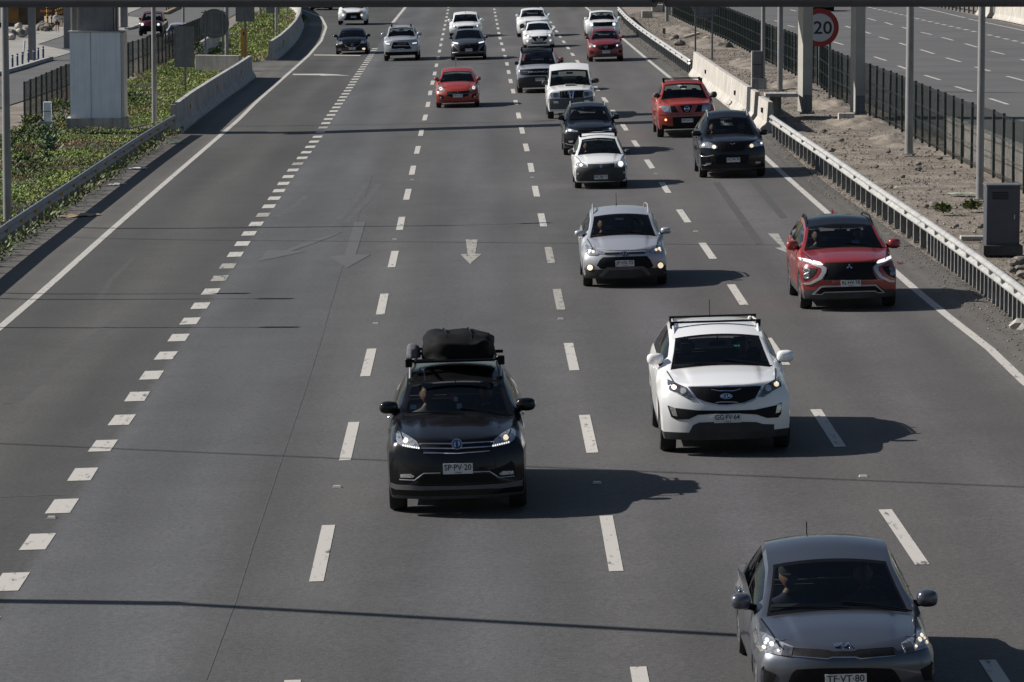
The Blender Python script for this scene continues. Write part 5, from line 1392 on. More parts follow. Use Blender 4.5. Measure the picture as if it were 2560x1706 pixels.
# ---- speed sign
b = G(2048, 247); S_ = 10000/b.y; zs = (247-70)/S_; R_ = 47.5/S_
t = thing('speed_sign', 'round red rimmed 120 speed sign half hidden behind the left steel column', 'road sign', b)
M_SRED = pm('sign_red', (.26, .016, .014), .5, var=.06); M_SWHITE = pm('sign_white', (.42, .43, .46), .5, var=.04); M_SBLK = pm('sign_black', (.012, .013, .016), .5)
m = MB(); m.lathe([(0, -.02), (R_, -.02), (R_, .01), (0, .01)], (0, 0, zs), 'Y', 48); o = m.build('sign_face', M_SRED, t)
m = MB(); m.lathe([(0, -.026), (R_*.735, -.026), (R_*.735, -.015)], (0, 0, zs), 'Y', 48); o2 = m.build('sign_field', M_SWHITE, o)
for s_, uc, wd in (('20', 2055.5, 46), ('1', 2018, 9)):
    me = text_mesh(s_, 1.0, 0, .014); xs = [v.co.x for v in me.vertices]; ys_ = [v.co.y for v in me.vertices]; mx_, my_ = (max(xs)+min(xs))/2, (max(ys_)+min(ys_))/2
    for v in me.vertices: v.co = Vector(((v.co.x-mx_)*wd/S_/(max(xs)-min(xs)) + (uc-2048)/S_, -.031, zs + (v.co.y-my_)*32.5/S_/(max(ys_)-min(ys_))))
    obj('sign_numeral', me, M_SBLK, o)
for dx in (-26/S_, 26/S_): m = MB(); m.box((dx, .06, (zs+R_*.6)/2), (.10, .06, zs+R_*.6)); m.build('post', M_GPOST, t)

def back_sign(label, u0, u1, v0, v1, pu, pv, shape='rect', posts=None, name='road_sign', mat=None, rz=0):
    b = G((u0+u1)/2 if posts else pu, pv); S_ = 10000/b.y
    t = thing(name, label, 'road sign', b); w_, h_ = (u1-u0)/S_, (v1-v0)/S_; zc_ = (pv-(v0+v1)/2)/S_; dx = ((u0+u1)/2-(pu if not posts else (u0+u1)/2))/S_
    m = MB()
    if shape == 'rect':
        m.box((dx, -.03, zc_), (w_, .03, h_)); bevel(m.build('sign_plate', mat or M_SIGNB, t), .012, 2)
        if h_ > 1:
            m = MB(); m.box((dx, -.052, zc_-.1), (.06, .02, h_*.75)); m.build('stiffener', M_GPOST, t)
    else:
        m.lathe([(0, -.05), (w_/2, -.05), (w_/2, -.02), (0, -.02)], (dx, 0, zc_), 'Y', 40); m.build('sign_plate', M_SIGNB, t)
        m = MB(); m.lathe([(w_/2-.05, -.075), (w_/2, -.075), (w_/2, -.05)], (dx, 0, zc_), 'Y', 40); m.build('rim', M_GPOST, t)
        for dz in (-.36, .38): m = MB(); m.box((dx, -.09, zc_+dz*w_), (w_*.86, .05, .06)); m.build('bracket', M_GPOST, t)
    for q in (posts or [pu]):
        m = MB(); m.box(((q-(pu if not posts else (u0+u1)/2))/S_, -.12 if shape == 'round' else .02, (zc_+h_*.45)/2), (.085, .06, zc_+h_*.45)); m.build('post', M_GPOST, t)
    return t
back_sign('dark back of a tall rectangular road sign on one post left of the barrier', 437, 487, 67, 169, 463.5, 229)
back_sign('back of a large round road sign with two posts and brackets', 500, 574, 23, 97, 537, 176, 'round', [515, 558])
back_sign('dark rectangular sign back above the yellow marker post', 590, 637, -10, 55, 613.5, 150)
back_sign('small dark sign back beside the curved barrier at the top', 666, 699, -6, 34, 684, 90)
back_sign('back of a round sign on two posts above the right guardrail', 1731, 1791, -12, 48, 1761, 150, 'round', [1738, 1780])
p = G(1660, 93); t = thing('marker_board', 'little dark marker board on a stake in the gravel behind the guardrail', 'marker', p); S_ = 10000/p.y
m = MB(); m.box((0, 0, 15/S_), (7.5/S_, .03, 14/S_)); m.build('board', M_SIGNB, t); m = MB(); m.box((0, .03, 11/S_), (.04, .04, 22/S_)); m.build('stake', M_POST, t)
# yellow marker post
p = G(610.5, 146); S_ = 10000/p.y; t = thing('marker_post', 'flat yellow marker post with a small black symbol behind the weathered barrier', 'marker', p)
M_YEL = pm('yellow_plastic', (.42, .22, .025), .55, var=.12)
m = MB(); m.box((0, 0, 37/S_), (16.5/S_, .10, 74/S_)); bevel(m.build('post_body', M_YEL, t), .02, 2)
m = MB(); m.box((0, -.055, 61/S_), (.10, .008, .17)); m.build('symbol', M_SBLK, t)

# ---- cabinets
p = G(2507, 637); S_ = 10000/p.y; t = thing('utility_cabinet', 'dark grey utility cabinet on a concrete base at the right edge', 'cabinet', p)
M_CAB = pm('cabinet_paint', (.066, .071, .086), .5, var=.1)
m = MB(); m.box((0, .3, 11/S_), (98/S_, .75, 24/S_)); m.build('base', M_DARKCONC, t)
m = MB(); m.box((0, .3, (22+75)/S_), (84/S_, .55, 150/S_)); bevel(m.build('housing', M_CAB, t), .01, 1)
m = MB(); m.box((0, .28, 174/S_), (88/S_, .62, .035)); m.build('lid', M_SIGNB, t)
m = MB(); m.box((0, .018, (22+75)/S_), (76/S_, .01, 138/S_)); o = m.build('door', M_CAB, t)
m = MB(); m.box((28/S_, -.005, 95/S_), (3/S_, .03, 12/S_)); bevel(m.build('handle', M_GALV, o), .006, 1)
for k in range(5): m = MB(); m.box((-8/S_, .008, (140+4*k)/S_), (40/S_, .012, 1.4/S_)); m.build('vent_slot', M_BLACKTRIM, o)
p = G(1897, 224); S_ = 10000/p.y; t = thing('control_box', 'grey control box with a tall post on a dark plinth behind the pale barrier', 'cabinet', p)
m = MB(); m.box((0, 0, 14/S_), (37/S_, .55, 28/S_)); m.build('plinth', M_CONCD, t)
m = MB(); m.box((-5/S_, 0, 62/S_), (22/S_, .35, 68/S_)); o = bevel(m.build('housing', M_SIGNB, t), .01, 1); m = MB(); m.box((-5/S_, -.18, 62/S_), (22.5/S_, .012, .02)); m.build('door_joint', M_BLACKTRIM, o)
m = MB(); m.tube([(10/S_, .05, 28/S_), (10/S_, .05, 7)], 5.2/S_, 12); m.build('post', M_LPOST, t, True)
m = MB(); m.box((-18/S_, 0, 62/S_), (1.6/S_, .3, 66/S_)); m.build('edge_strip', M_CREAM, t)
p = G(117.5, 333); S_ = 10000/p.y; t = thing('control_box', 'small pale control box on a concrete plinth beside the left fence', 'cabinet', p)
m = MB(); m.box((0, .15, 14/S_), (36/S_, .5, 29/S_)); m.build('plinth', M_CONCD, t)
m = MB(); m.box((1/S_, .15, 53/S_), (19/S_, .3, 49/S_)); o = bevel(m.build('housing', M_CLAD, t), .01, 1); m = MB(); m.box((1/S_, -.005, 54/S_), (19.4/S_, .012, .02)); m.build('door_joint', M_BLACKTRIM, o)

# ---- concrete pieces on the verges
def block(label, u, v, w_, h_, d_, mat=None, rz=0.0, name='concrete_block', lift=0):
    p = G(u, v); S_ = 10000/p.y; m = MB(); m.box((0, d_/2, h_/S_/2 - .02), (w_/S_, d_, h_/S_ + .04), rz=rz)
    return tag(bevel(m.build(name, mat or M_CONC, loc=p), .012, 1), label, 'block')
block('beige concrete headwall on the planted bank behind the sign posts', 546, 178, 116, 39, .5, name='headwall', mat=M_CONC, rz=-.3)
block('lower concrete block in the gravel at the top right of the guardrail', 1618, 43, 26, 15, .8)
block('higher concrete block in the gravel at the top right of the guardrail', 1646, 29, 32, 17, .9)
block('pale concrete strip lying in the gravel left of the dark cabinet', 2432, 596, 60, 5, .25)
barrier('short grey barrier end poking out behind the beige headwall', gpath([(502, 139), (520, 126), (545, 112)]), M_CONCD, .75)
p = G(1955, 293); S_ = 10000/p.y; t = thing('drain_chamber', 'concrete drain chamber with a dark opening beside the left steel column', 'drain', p)
m = MB(); m.box((0, .55, 54/S_), (80/S_, 1.5, .10)); m.build('cover_slab', M_CONC, t)
m = MB(); m.box((-12/S_, 1.1, 25/S_), (30/S_, .1, 52/S_)); m.build('back_wall', M_CONCD, t)

# low wall seen through the right fence
PW = gpath([(2372, 366), (2440, 398), (2520, 434), (2640, 488), (2830, 580), (3020, 680)])
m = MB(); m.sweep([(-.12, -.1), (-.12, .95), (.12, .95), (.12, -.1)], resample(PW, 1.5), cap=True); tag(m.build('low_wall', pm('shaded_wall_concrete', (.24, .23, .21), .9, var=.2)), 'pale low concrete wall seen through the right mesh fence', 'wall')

# ---- sheets: opposite carriageway, service road, pavements
def sheet(name, pts, mat, dz=.0, k='structure'):
    vs = [G(u, v, dz) for u, v in pts]; return kind(obj(name, mesh_of(name, vs, [tuple(range(len(vs)))]), mat), k)
sheet('opposite_carriageway', [(1640, -60), (1668, 12), (1735, 48), (1880, 112), (2120, 232), (2330, 338), (2700, 500), (3100, 640), (3100, 200), (2720, 110), (2560, 68), (2450, 42), (2280, 4), (2150, -30), (2000, -60)], M_OASPH, -.02)
def mline(a, b, w_, mat=None, name='opposite_lane_marking', dz=-.012):
    A, B = G(*a, dz), G(*b, dz); t_ = (B-A); t_.z = 0; t_.normalize(); r_ = Vector((t_.y, -t_.x, 0))*w_/2
    return [A-r_, A+r_, B+r_, B-r_]
mb = MB()
R1 = [(600, 385, 690, 412), (975, 522, 1085, 558), (1195, 605, 1278, 636), (1440, 692, 1580, 735), (1720, 795, 1875, 842), (2035, 905, 2205, 960), (180, 235, 245, 250), (205, 90, 260, 105), (710, 240, 757, 256), (880, 290, 940, 310), (1020, 340, 1110, 365), (1205, 395, 1285, 421), (1400, 457, 1525, 495), (1635, 532, 1770, 570), (1900, 615, 2040, 655), (2190, 700, 2350, 742), (915, 170, 990, 190), (1075, 207, 1145, 230), (1230, 250, 1290, 268), (1405, 297, 1505, 320), (1595, 345, 1700, 372), (1810, 402, 1922, 435), (2045, 470, 2170, 500), (2320, 545, 2460, 582), (-110, 43, -75, 53), (60, 190, 90, 199)]
for a, b, c_, d in R1: mb.add(mline((1920+a/3.672, b/3.672), (1920+c_/3.672, d/3.672), .17), [(0, 1, 2, 3)])
kind(mb.build('opposite_lane_marking', M_PAINT), 'structure')
mb = MB(); LS = [(880, 55), (1290, 150), (1360, 170), (1920, 295), (2350, 395), (2600, 455)]
PS = gpath([(1920+a/3.672, b/3.672) for a, b in LS]); LL_ = plen(PS); d = 0
while d < LL_:
    a, q = path_at(PS, d); b, _ = path_at(PS, d+1.6); r_ = Vector((q.y, -q.x, 0))*.15; z_ = Vector((0, 0, -.012))
    mb.add([a-r_+z_, a+r_+z_, b+r_+z_, b-r_+z_], [(0, 1, 2, 3)]); d += 3.6
kind(mb.build('opposite_auxiliary_marking', M_PAINT), 'structure')
mb = MB()
for a, b in (((1365, 60), (1810, 165)), ((1840, 175), (2350, 282)), ((2350, 282), (2700, 355))): mb.add(mline((1920+a[0]/3.672, a[1]/3.672), (1920+b[0]/3.672, b[1]/3.672), .16), [(0, 1, 2, 3)])
kind(mb.build('opposite_edge_line', M_PAINT), 'structure')

sheet('service_road', [(-700, 420), (-400, 330), (0, 270), (64, 250), (163, 215), (330, 150), (500, 88), (545, 60), (640, 8), (700, -50), (300, -90), (-200, -60), (-700, 60)], M_OASPH, -.025)
def z7(pts, x0=0): return [(x0+a/7.328, b/7.328) for a, b in pts]
sheet('pavement', z7([(-600, 1500), (150, 1310), (920, 1080), (1290, 968), (1290, 938), (690, 815), (1170, 655), (1175, 470), (1140, 380), (900, 300), (700, 300), (100, 500), (-600, 700)]), M_PAVE, .0)
sheet('pavement', z7([(-200, 545), (0, 555), (190, 482), (230, 330), (0, 300), (0, 245), (330, 110), (420, 60), (0, 60), (-300, 200)], 320), M_PAVE, .0)
# kerbs
def kerb(label, P, h, w_, mat, name='kerb'):
    m = MB(); m.sweep([(-w_/2, -.02), (-w_/2, h), (w_/2, h), (w_/2, -.02)], resample(P, 1.0) + [P[-1]], cap=True); return kind(m.build(name, mat), 'structure')
kerb('', gpath(z7([(-100, 1390), (150, 1325), (400, 1255), (700, 1160), (940, 1092)])), .16, .22, M_CONCD)
kerb('', gpath(z7([(680, 262), (760, 222), (880, 165), (985, 122)], 320)), .16, .25, pm('painted_kerb', (.30, .19, .08), .8, var=.2))
kerb('', gpath(z7([(-40, 545), (60, 530), (190, 478)], 320)), .12, .2, M_CONCD)
# dark patch joints on the pavement
# bollards
M_BLUE = pm('blue_bollard_paint', (.012, .035, .12), .45, var=.15); M_BAND = pm('white_band', (.6, .6, .6), .5)
def bollard_mesh():
    t = thing('bollard', '', 'bollard', (0, 0, 0)); m = MB()
    m.lathe([(0, .0), (.055, 0), (.055, .60), (.05, .63), (0, .64)], (0, 0, 0), 'Z', 14); m.build('post', M_BLUE, t, True, 50)
    for z in (.50, .56)[:1]: m = MB(); m.lathe([(.058, z), (.058, z+.05)], (0, 0, 0), 'Z', 14); m.build('band', M_BAND, t, True)
    return t
proto = bollard_mesh(); first = True
lb = ['leftmost blue bollard with white band on the pavement edge', 'second blue bollard from the left on the pavement edge', 'third blue bollard, at the foot of the leaning white tube', 'fourth blue bollard, just left of the square grey column', 'fifth blue bollard, in front of the square grey column', 'sixth blue bollard, just right of the square grey column', 'last blue bollard on the right end of the pavement row']
fb = 'one of the distant blue bollards on the painted island behind the maroon pick-up'
spots = [((a/7.328, b/7.328), l, 'blue bollards along the pavement edge') for (a, b), l in zip(((230, 1236), (320, 1207), (412, 1177), (522, 1142), (622, 1120), (702, 1092), (792, 1066)), lb)]
spots += [((320+a/7.328, b/7.328), fb, 'distant blue bollards on the island') for a, b in ((705, 215), (745, 200), (785, 180), (822, 160), (858, 145))]
spots += [((311, 66), 'lone blue bollard right of the clad pier near the maroon pick-up', None)]
for (u, v), l, grp in spots:
    if first: o = proto; first = False; kids = list(proto.children)
    else:
        o = proto.copy(); COL.objects.link(o)
        for ch in kids: c_ = ch.copy(); COL.objects.link(c_); c_.parent = o
    o.location = G(u, v); o['label'] = l
    if grp: o['group'] = grp
    elif 'group' in o: del o['group']
a_, b_ = at_depth(455/7.328, 745/7.328, G(56, 160).y), at_depth(415/7.328, 1000/7.328, G(56, 160).y)
m = MB(); m.tube([b_ - Vector((0, 0, .3)), a_], .045, 10); tag(m.build('leaning_tube', M_BAND), 'leaning white tube standing behind the third blue bollard', 'tube')
# square grey columns on the left
def sq_col(label, u0, u1, v, h=9):
    p = G((u0+u1)/2, v); S_ = 10000/p.y; w_ = (u1-u0)/S_; t = thing('grey_column', label, 'column', p)
    m = MB(); m.box((0, 0, h/2), (w_, w_, h)); m.build('shaft', M_GPOST, t); m = MB(); m.box((0, 0, .02), (w_*1.4, w_*1.4, .04)); m.build('base_plate', M_GPOST, t)
sq_col('square grey column standing behind the row of blue bollards', 72, 89.5, 150)
sq_col('square grey column just left of the white clad pier', 160.5, 177, 121)
sq_col('square grey column seen just right of the clad pier top', 302, 319, 69)
# ------------------------------------------------------------------ planting, gravel, rubble, people
def world_poly(px): return [(p.x, p.y) for p in (G(u, v) for u, v in px)]
def sample_in(poly, n, rnd):
    xs = [p[0] for p in poly]; ys = [p[1] for p in poly]; out = []
    while len(out) < n:
        q = (rnd.uniform(min(xs), max(xs)), rnd.uniform(min(ys), max(ys)))
        if inside(q, poly): out.append(q)
    return out
def area(poly): return abs(sum(a[0]*b[1]-b[0]*a[1] for a, b in zip(poly, poly[1:]+poly[:1])))/2
def leaf_mat(name, stops, scale=.35):
    m = bpy.data.materials.new(name); nt, bs = nodes(m); L = nt.links
    tc = nt.nodes.new('ShaderNodeTexCoord'); n1 = nt.nodes.new('ShaderNodeTexNoise'); n1.inputs['Scale'].default_value = scale; n1.inputs['Detail'].default_value = 5
    L.new(tc.outputs['Object'], n1.inputs['Vector']); n2 = nt.nodes.new('ShaderNodeTexNoise'); n2.inputs['Scale'].default_value = 9; n2.inputs['Detail'].default_value = 2; L.new(tc.outputs['Object'], n2.inputs['Vector'])
    ad = nt.nodes.new('ShaderNodeMath'); ad.operation = 'MULTIPLY_ADD'; ad.inputs[1].default_value = .55; L.new(n2.outputs['Fac'], ad.inputs[0]); L.new(n1.outputs['Fac'], ad.inputs[2])
    mr = nt.nodes.new('ShaderNodeMapRange'); mr.inputs[1].default_value = .56; mr.inputs[2].default_value = 1.0; L.new(ad.outputs[0], mr.inputs[0])
    cr = nt.nodes.new('ShaderNodeValToRGB'); el = cr.color_ramp.elements
    while len(el) < len(stops): el.new(.5)
    for e, (p, c) in zip(el, stops): e.position = p; e.color = (*c, 1)
    L.new(mr.outputs[0], cr.inputs[0]); L.new(cr.outputs[0], bs.inputs['Base Color']); bs.inputs['Roughness'].default_value = .55; bs.inputs['Specular IOR Level'].default_value = .35
    MATS[name] = m; return m
M_COVER = leaf_mat('ground_cover_leaf', [(0, (.22, .12, .06)), (.20, (.24, .17, .07)), (.34, (.10, .15, .03)), (.58, (.165, .235, .042)), (.80, (.27, .32, .06)), (1, (.38, .34, .13))])
M_SHRUB = leaf_mat('shrub_leaf', [(0, (.13, .09, .035)), (.3, (.09, .10, .03)), (.5, (.07, .115, .03)), (.8, (.12, .165, .045)), (1, (.2, .2, .08))], .8)
M_SOIL = pm('planting_soil', (.040, .042, .020), .95, var=.6, vscale=1.2, bump=.5, bscale=12)
def mound(x, y): return .38*max(0, mnoise.noise(Vector((x*.45, y*.30, 3.1)))) + .10*max(0, mnoise.noise(Vector((x*1.3, y*1.1, 7))))
def leaf(mb, c, s, rnd, upness=.6):
    a = rnd.uniform(0, 2*pi); d = Vector((cos(a), sin(a), rnd.uniform(.1, upness*2))).normalized(); e = Vector((-sin(a), cos(a), rnd.uniform(-.4, .4))).normalized()
    L = s*rnd.uniform(.7, 1.6); W = s*.26
    n = len(mb.v); mb.v += [tuple(c), tuple(c + d*L*.5 + e*W), tuple(c + d*L), tuple(c + d*L*.5 - e*W)]; mb.f.append((n, n+1, n+2, n+3))
rnd = random.Random(11)
veg = MB()
VEG = [([(-520, 760), (-330, 560), (-60, 380), (0, 338), (64, 322), (110, 312), (160, 290), (166, 334), (312, 334), (380, 318), (428, 318), (400, 345), (324, 398), (237, 460), (166, 511), (94, 562), (11, 620), (-150, 742), (-330, 885)], 85000, .075),
       ([(306, 210), (351, 188), (436, 152), (470, 130), (488, 140), (490, 180), (604, 180), (608, 196), (560, 232), (480, 290), (438, 322), (390, 305), (312, 322)], 42000, .085),
       ([(520, 138), (530, 110), (560, 85), (620, 45), (668, 20), (735, 20), (742, 38), (740, 62), (725, 92), (700, 118), (668, 148), (640, 158), (610, 150)], 26000, .13),
       ([(668, 20), (735, 20), (690, 6), (600, -30), (560, -60), (520, -60), (640, 8)], 2500, .3)]
for px_, n, s in VEG:
    poly = world_poly(px_)
    for x, y in sample_in(poly, n, rnd):
        d = mnoise.noise(Vector((x*.55, y*.4, 1.7)))
        if d < -.30 and rnd.random() < .8: continue
        leaf(veg, Vector((x, y, zfun(x) - .05 + mound(x, y) + rnd.uniform(0, .10))), s, rnd)
kind(veg.build('ground_cover', M_COVER), 'stuff')
# soil under the planting
for px_, n, s in VEG:
    poly = world_poly(px_); vs = [Vector((x, y, zfun(x)-.035)) for x, y in poly]
    kind(obj('planting_bed', mesh_of('planting_bed', vs, [tuple(range(len(vs)))]), M_SOIL), 'structure')
# weeds hugging the left guardrail
weeds = MB()
for d in [k*.16 for k in range(int(plen(PL_)/.16))]:
    p, q = path_at(PL_, d); s_ = Vector((q.y, -q.x, 0)); k = .5+.5*mnoise.noise(Vector((d*.35, 0, 0)))
    if k < .25: continue
    for _ in range(int(14*k)):
        c = p + s_*rnd.gauss(.02, .15) + q*rnd.uniform(-.1, .1) + Vector((0, 0, rnd.uniform(0, .34*k))); leaf(weeds, c, .13, rnd)
kind(weeds.build('roadside_weeds', M_SHRUB), 'stuff')
def plant(name, label, u, v, n, R, H, mat, s=.16, stems=5):
    p = G(u, v); t = thing(name, label, 'plant', p); m = MB(); r2 = random.Random(int(u*7+v))
    for k in range(stems):
        a = r2.uniform(0, 2*pi); m.tube([(0, 0, 0), (R*.4*cos(a), R*.4*sin(a), H*.55), (R*.7*cos(a), R*.7*sin(a), H*r2.uniform(.7, 1))], .012, 5)
    m.build('stems', pm('plant_stem', (.10, .085, .045), .8), t); m = MB()
    for _ in range(n):
        a = r2.uniform(0, 2*pi); h = r2.random()**.7; rr = R*sqrt(r2.random())*(.5+.5*sin(pi*min(1, h*.9+.1)))
        leaf(m, Vector((rr*cos(a), rr*sin(a), H*h)), s, r2)
    m.build('foliage', mat, t)
M_SILVERLEAF = leaf_mat('silver_leaf', [(0, (.05, .09, .05)), (.5, (.09, .15, .09)), (.8, (.28, .33, .28)), (1, (.5, .52, .48))], 2.5)
plant('broad_leaf_plant', 'silvery broad leaved plant on the bank behind the left guardrail', 122, 408, 110, .32, .85, M_SILVERLEAF, .22)
plant('dry_weed', 'tall dry brown weed left of the silvery plant', 78, 420, 90, .28, .75, leaf_mat('dry_leaf', [(0, (.12, .08, .04)), (1, (.2, .15, .08))]), .10, 9)
plant('bush', 'leafy green bush at the foot of the fence right of the small control box', 150, 322, 420, .65, 1.0, M_SHRUB, .16)
plant('bush', 'low green bush left of the small control box', 82, 332, 320, .55, .6, M_SHRUB, .15)
plant('bush', 'dark green bush left of the large round sign back', 478, 150, 420, .8, .9, M_SHRUB, .18)
plant('bush', 'yellowish weed at the foot of the curved barrier', 756, 62, 160, .35, .7, M_SHRUB, .18)
M_DARKLEAF = leaf_mat('dark_leaf', [(0, (.03, .05, .02)), (.5, (.05, .085, .025)), (1, (.10, .14, .045))], 1.2)  # leaf colour darkened so three added bushes give the trench's shade
plant('bush', 'added dark bush standing for trench shade right of the left edge lamp post', 45, 385, 420, .75, .75, M_DARKLEAF, .13)
plant('bush', 'added sprawling dark bush standing for trench shade left of the dry weed', 66, 440, 380, .7, .55, M_DARKLEAF, .13)
plant('bush', 'added low dark bush standing for trench shade in front of the small control box', 100, 352, 380, .8, .5, M_DARKLEAF, .13)
plant('bush', 'dark green bush on the bank right of the clad pier plinth', 345, 268, 380, .9, .55, M_DARKLEAF, .14)
plant('grass_tuft', 'green grass tuft in the gravel nearer to the guardrail', 2358, 533, 90, .22, .16, M_SHRUB, .16)
plant('grass_tuft', 'green grass tuft in the gravel nearer to the cabinet', 2428, 525, 90, .22, .16, M_SHRUB, .16)
plant('grass_tuft', 'small weed at the foot of the pale concrete barrier', 1832, 272, 60, .15, .22, M_SHRUB, .12)

# ---- gravel strip on the right
M_STONE = pm('gravel_stone', (.19, .165, .138), .95, var=.55, vscale=2.2)
M_ROCK = pm('rock', (.16, .145, .125), .95, var=.35, vscale=3, bump=.5, bscale=9)
def stone(mb, c, s, rnd):
    vs = []; 
    for k in range(6):
        d = [(1, 0, 0), (-1, 0, 0), (0, 1, 0), (0, -1, 0), (0, 0, 1), (0, 0, -1)][k]
        vs.append(Vector(c) + Vector(d)*s*rnd.uniform(.5, 1.25)*(.6 if k > 3 else 1))
    mb.add(vs, [(0, 2, 4), (2, 1, 4), (1, 3, 4), (3, 0, 4), (2, 0, 5), (1, 2, 5), (3, 1, 5), (0, 3, 5)])
grav = MB(); poly = world_poly([(2640, 880), (2560, 812), (2343, 640), (2209, 543), (2090, 454), (1930, 340), (1935, 290), (1900, 250), (1745, 190), (1600, 92), (1550, 40), (1640, 20), (1727, 66), (1874, 134), (1965, 178), (2051, 220), (2176, 293), (2326, 371), (2413, 417), (2519, 465), (2640, 525), (2760, 640)])
for x, y in sample_in(poly, 60000, rnd):
    k = mnoise.noise(Vector((x*.8, y*.5, 4)))
    s = rnd.uniform(.008, .024) if rnd.random() < .96 else rnd.uniform(.03, .07)
    if k < -.1 and rnd.random() < .6: continue
    stone(grav, (x, y, zfun(x)-.05+s*.35), s, rnd)
# pebbles spilled along the pavement edge
for d in [k*.035 for k in range(int(plen(PR1)/.035))]:
    p, q = path_at(PR1, d); s_ = Vector((q.y, -q.x, 0)); o_ = abs(rnd.gauss(0, .45)) + .0
    c = p - s_*o_; s = rnd.uniform(.012, .035)*(1 if o_ < .8 else .7); stone(grav, (c.x, c.y, zfun(c.x)+s*.3), s, rnd)
for d in [k*.09 for k in range(int(plen(PR2)/.09))]:
    p, q = path_at(PR2, d); s_ = Vector((q.y, -q.x, 0)); c = p + s_*-abs(rnd.gauss(0, .4)); s = rnd.uniform(.02, .05); stone(grav, (c.x, c.y, zfun(c.x)+s*.3), s, rnd)
kind(grav.build('gravel', M_STONE), 'stuff')
# humps of spoil
def hump(u, v, rx, ry, h, label=None):
    p = G(u, v); vs = []; fs = []; nx, ny = 34, 30
    for j in range(ny+1):
        for i in range(nx+1):
            a, b = 2*i/nx-1, 2*j/ny-1; r_ = min(1, a*a+b*b); x, y = p.x+a*rx, p.y+b*ry
            vs.append((x, y, zfun(x)-.07 + h*.6*(1-r_)**1.3*(1+.9*mnoise.noise(Vector((x*1.5, y*1.2, 2)))) + .09*mnoise.noise(Vector((x*3, y*3, 2)))*(1-r_) + .05*mnoise.noise(Vector((x*8, y*8, 5)))*(1-r_)))
    for j in range(ny):
        for i in range(nx): fs.append((j*(nx+1)+i, j*(nx+1)+i+1, (j+1)*(nx+1)+i+1, (j+1)*(nx+1)+i))
    kind(obj('spoil_heap', mesh_of('spoil_heap', vs, fs, True), M_DIRT), 'structure')
for a in ((2150, 305, 1.3, 5, .35), (2080, 262, 1.0, 5, .35), (2240, 350, .9, 4, .25), (1990, 215, 1.2, 6, .4), (1880, 160, 1.2, 8, .4), (1780, 110, 1.4, 9, .4), (1700, 75, 1.3, 10, .4), (1980, 320, .8, 3, .3)): hump(*a)
def rock(label, u, v, r, seed, mat=None, name='rock', grp=None, sq=.6, lift=0):
    r2 = random.Random(seed); p = G(u, v); bm = bmesh.new(); bmesh.ops.create_icosphere(bm, subdivisions=2, radius=1)
    for v_ in bm.verts:
        k = 1 + .35*mnoise.noise(v_.co*1.3 + Vector((seed*3.1, 0, 0))); v_.co = Vector((v_.co.x*r*k*r2.uniform(.9, 1.05), v_.co.y*r*k, v_.co.z*r*k*sq))
    me = bpy.data.meshes.new(name); bm.to_mesh(me); bm.free(); o = obj(name, me, mat or M_ROCK, loc=p + Vector((0, 0, r*sq*.35+lift))); o.rotation_euler.z = r2.uniform(0, 6)
    return tag(o, label, 'rock', grp)
rock('large dark rock below the fence right of the round sign back posts', 1812, 118, .45, 1)
rock('grey rock left of the two pale planks in the gravel', 1687, 95, .25, 2)
rock('pale stone beside the grey rock above the guardrail', 1679, 98, .14, 3, M_CONC)
rock('dark rock in the gravel right behind the far guardrail', 1698, 112, .35, 4)
gl = 'brownish grey stone lying loose on the gravel strip beside the right guardrail'
for k, (u, v, r) in enumerate(((2296, 424, .11), (2297, 411, .10), (2256, 443, .09), (2190, 418, .10), (2337, 514, .12), (2315, 517, .09), (2441, 445, .09), (2227, 470, .07), (2350, 397, .10), (2103, 352, .11), (2080, 378, .12), (2220, 381, .09), (2060, 330, .12), (2535, 660, .14), (2552, 655, .16), (2548, 676, .13), (2530, 678, .1), (2558, 690, .15), (2452, 568, .10), (2390, 566, .08))):
    rock(gl, u, v, r, 20+k, grp='loose stones on the gravel strip')
rock('pale boulder by the last guardrail posts at the right edge', 2558, 822, .24, 61, M_CONC)
# litter and planks
M_WOOD = pm('bleached_wood', (.38, .33, .25), .8, var=.15); M_PAPER = pm('litter_paper', (.5, .5, .48), .7, var=.15); M_CARD = pm('cardboard', (.33, .24, .15), .85, var=.2)
def plank(label, a, b, w_, mat, h=.03, name='plank', cat='plank'):
    A, B = G(*a), G(*b); m = MB(); t_ = (B-A); an = math.atan2(t_.y, t_.x); m.box((A+B)/2 + Vector((0, 0, h)), (t_.length, w_, h), rz=an); return tag(m.build(name, mat), label, cat)
plank('longer bleached plank lying in the gravel left of a sign post', (1706, 94), (1748, 82), .22, M_WOOD)
plank('shorter bleached plank lying in the gravel right of the planks', (1755, 98), (1768, 93), .2, M_WOOD)
def litter(label, u, v, w_, d_, mat, seed, name='litter'):
    p = G(u, v); r2 = random.Random(seed); n = 5; vs = []; fs = []
    for j in range(n+1):
        for i in range(n+1): vs.append(((i/n-.5)*w_, (j/n-.5)*d_, .01 + .05*abs(mnoise.noise(Vector((i*.6+seed, j*.6, 0))))+ .02*r2.random()))
    for j in range(n):
        for i in range(n): fs.append((j*(n+1)+i, j*(n+1)+i+1, (j+1)*(n+1)+i+1, (j+1)*(n+1)+i))
    o = obj(name, mesh_of(name, vs, fs), mat, loc=p); o.rotation_euler.z = r2.uniform(0, 3); sm = o.modifiers.new('thickness', 'SOLIDIFY'); sm.thickness = .004; return tag(o, label, 'litter')
litter('flattened cardboard sheet by the left guardrail weeds', 190, 541, .7, 1.3, M_CARD, 1, 'cardboard')
litter('torn pale strip of cardboard next to the flattened sheet', 218, 540, .5, .5, M_CARD, 2, 'cardboard')
litter('white crumpled bag under the left guardrail further up', 290, 463, .3, .7, M_PAPER, 3)
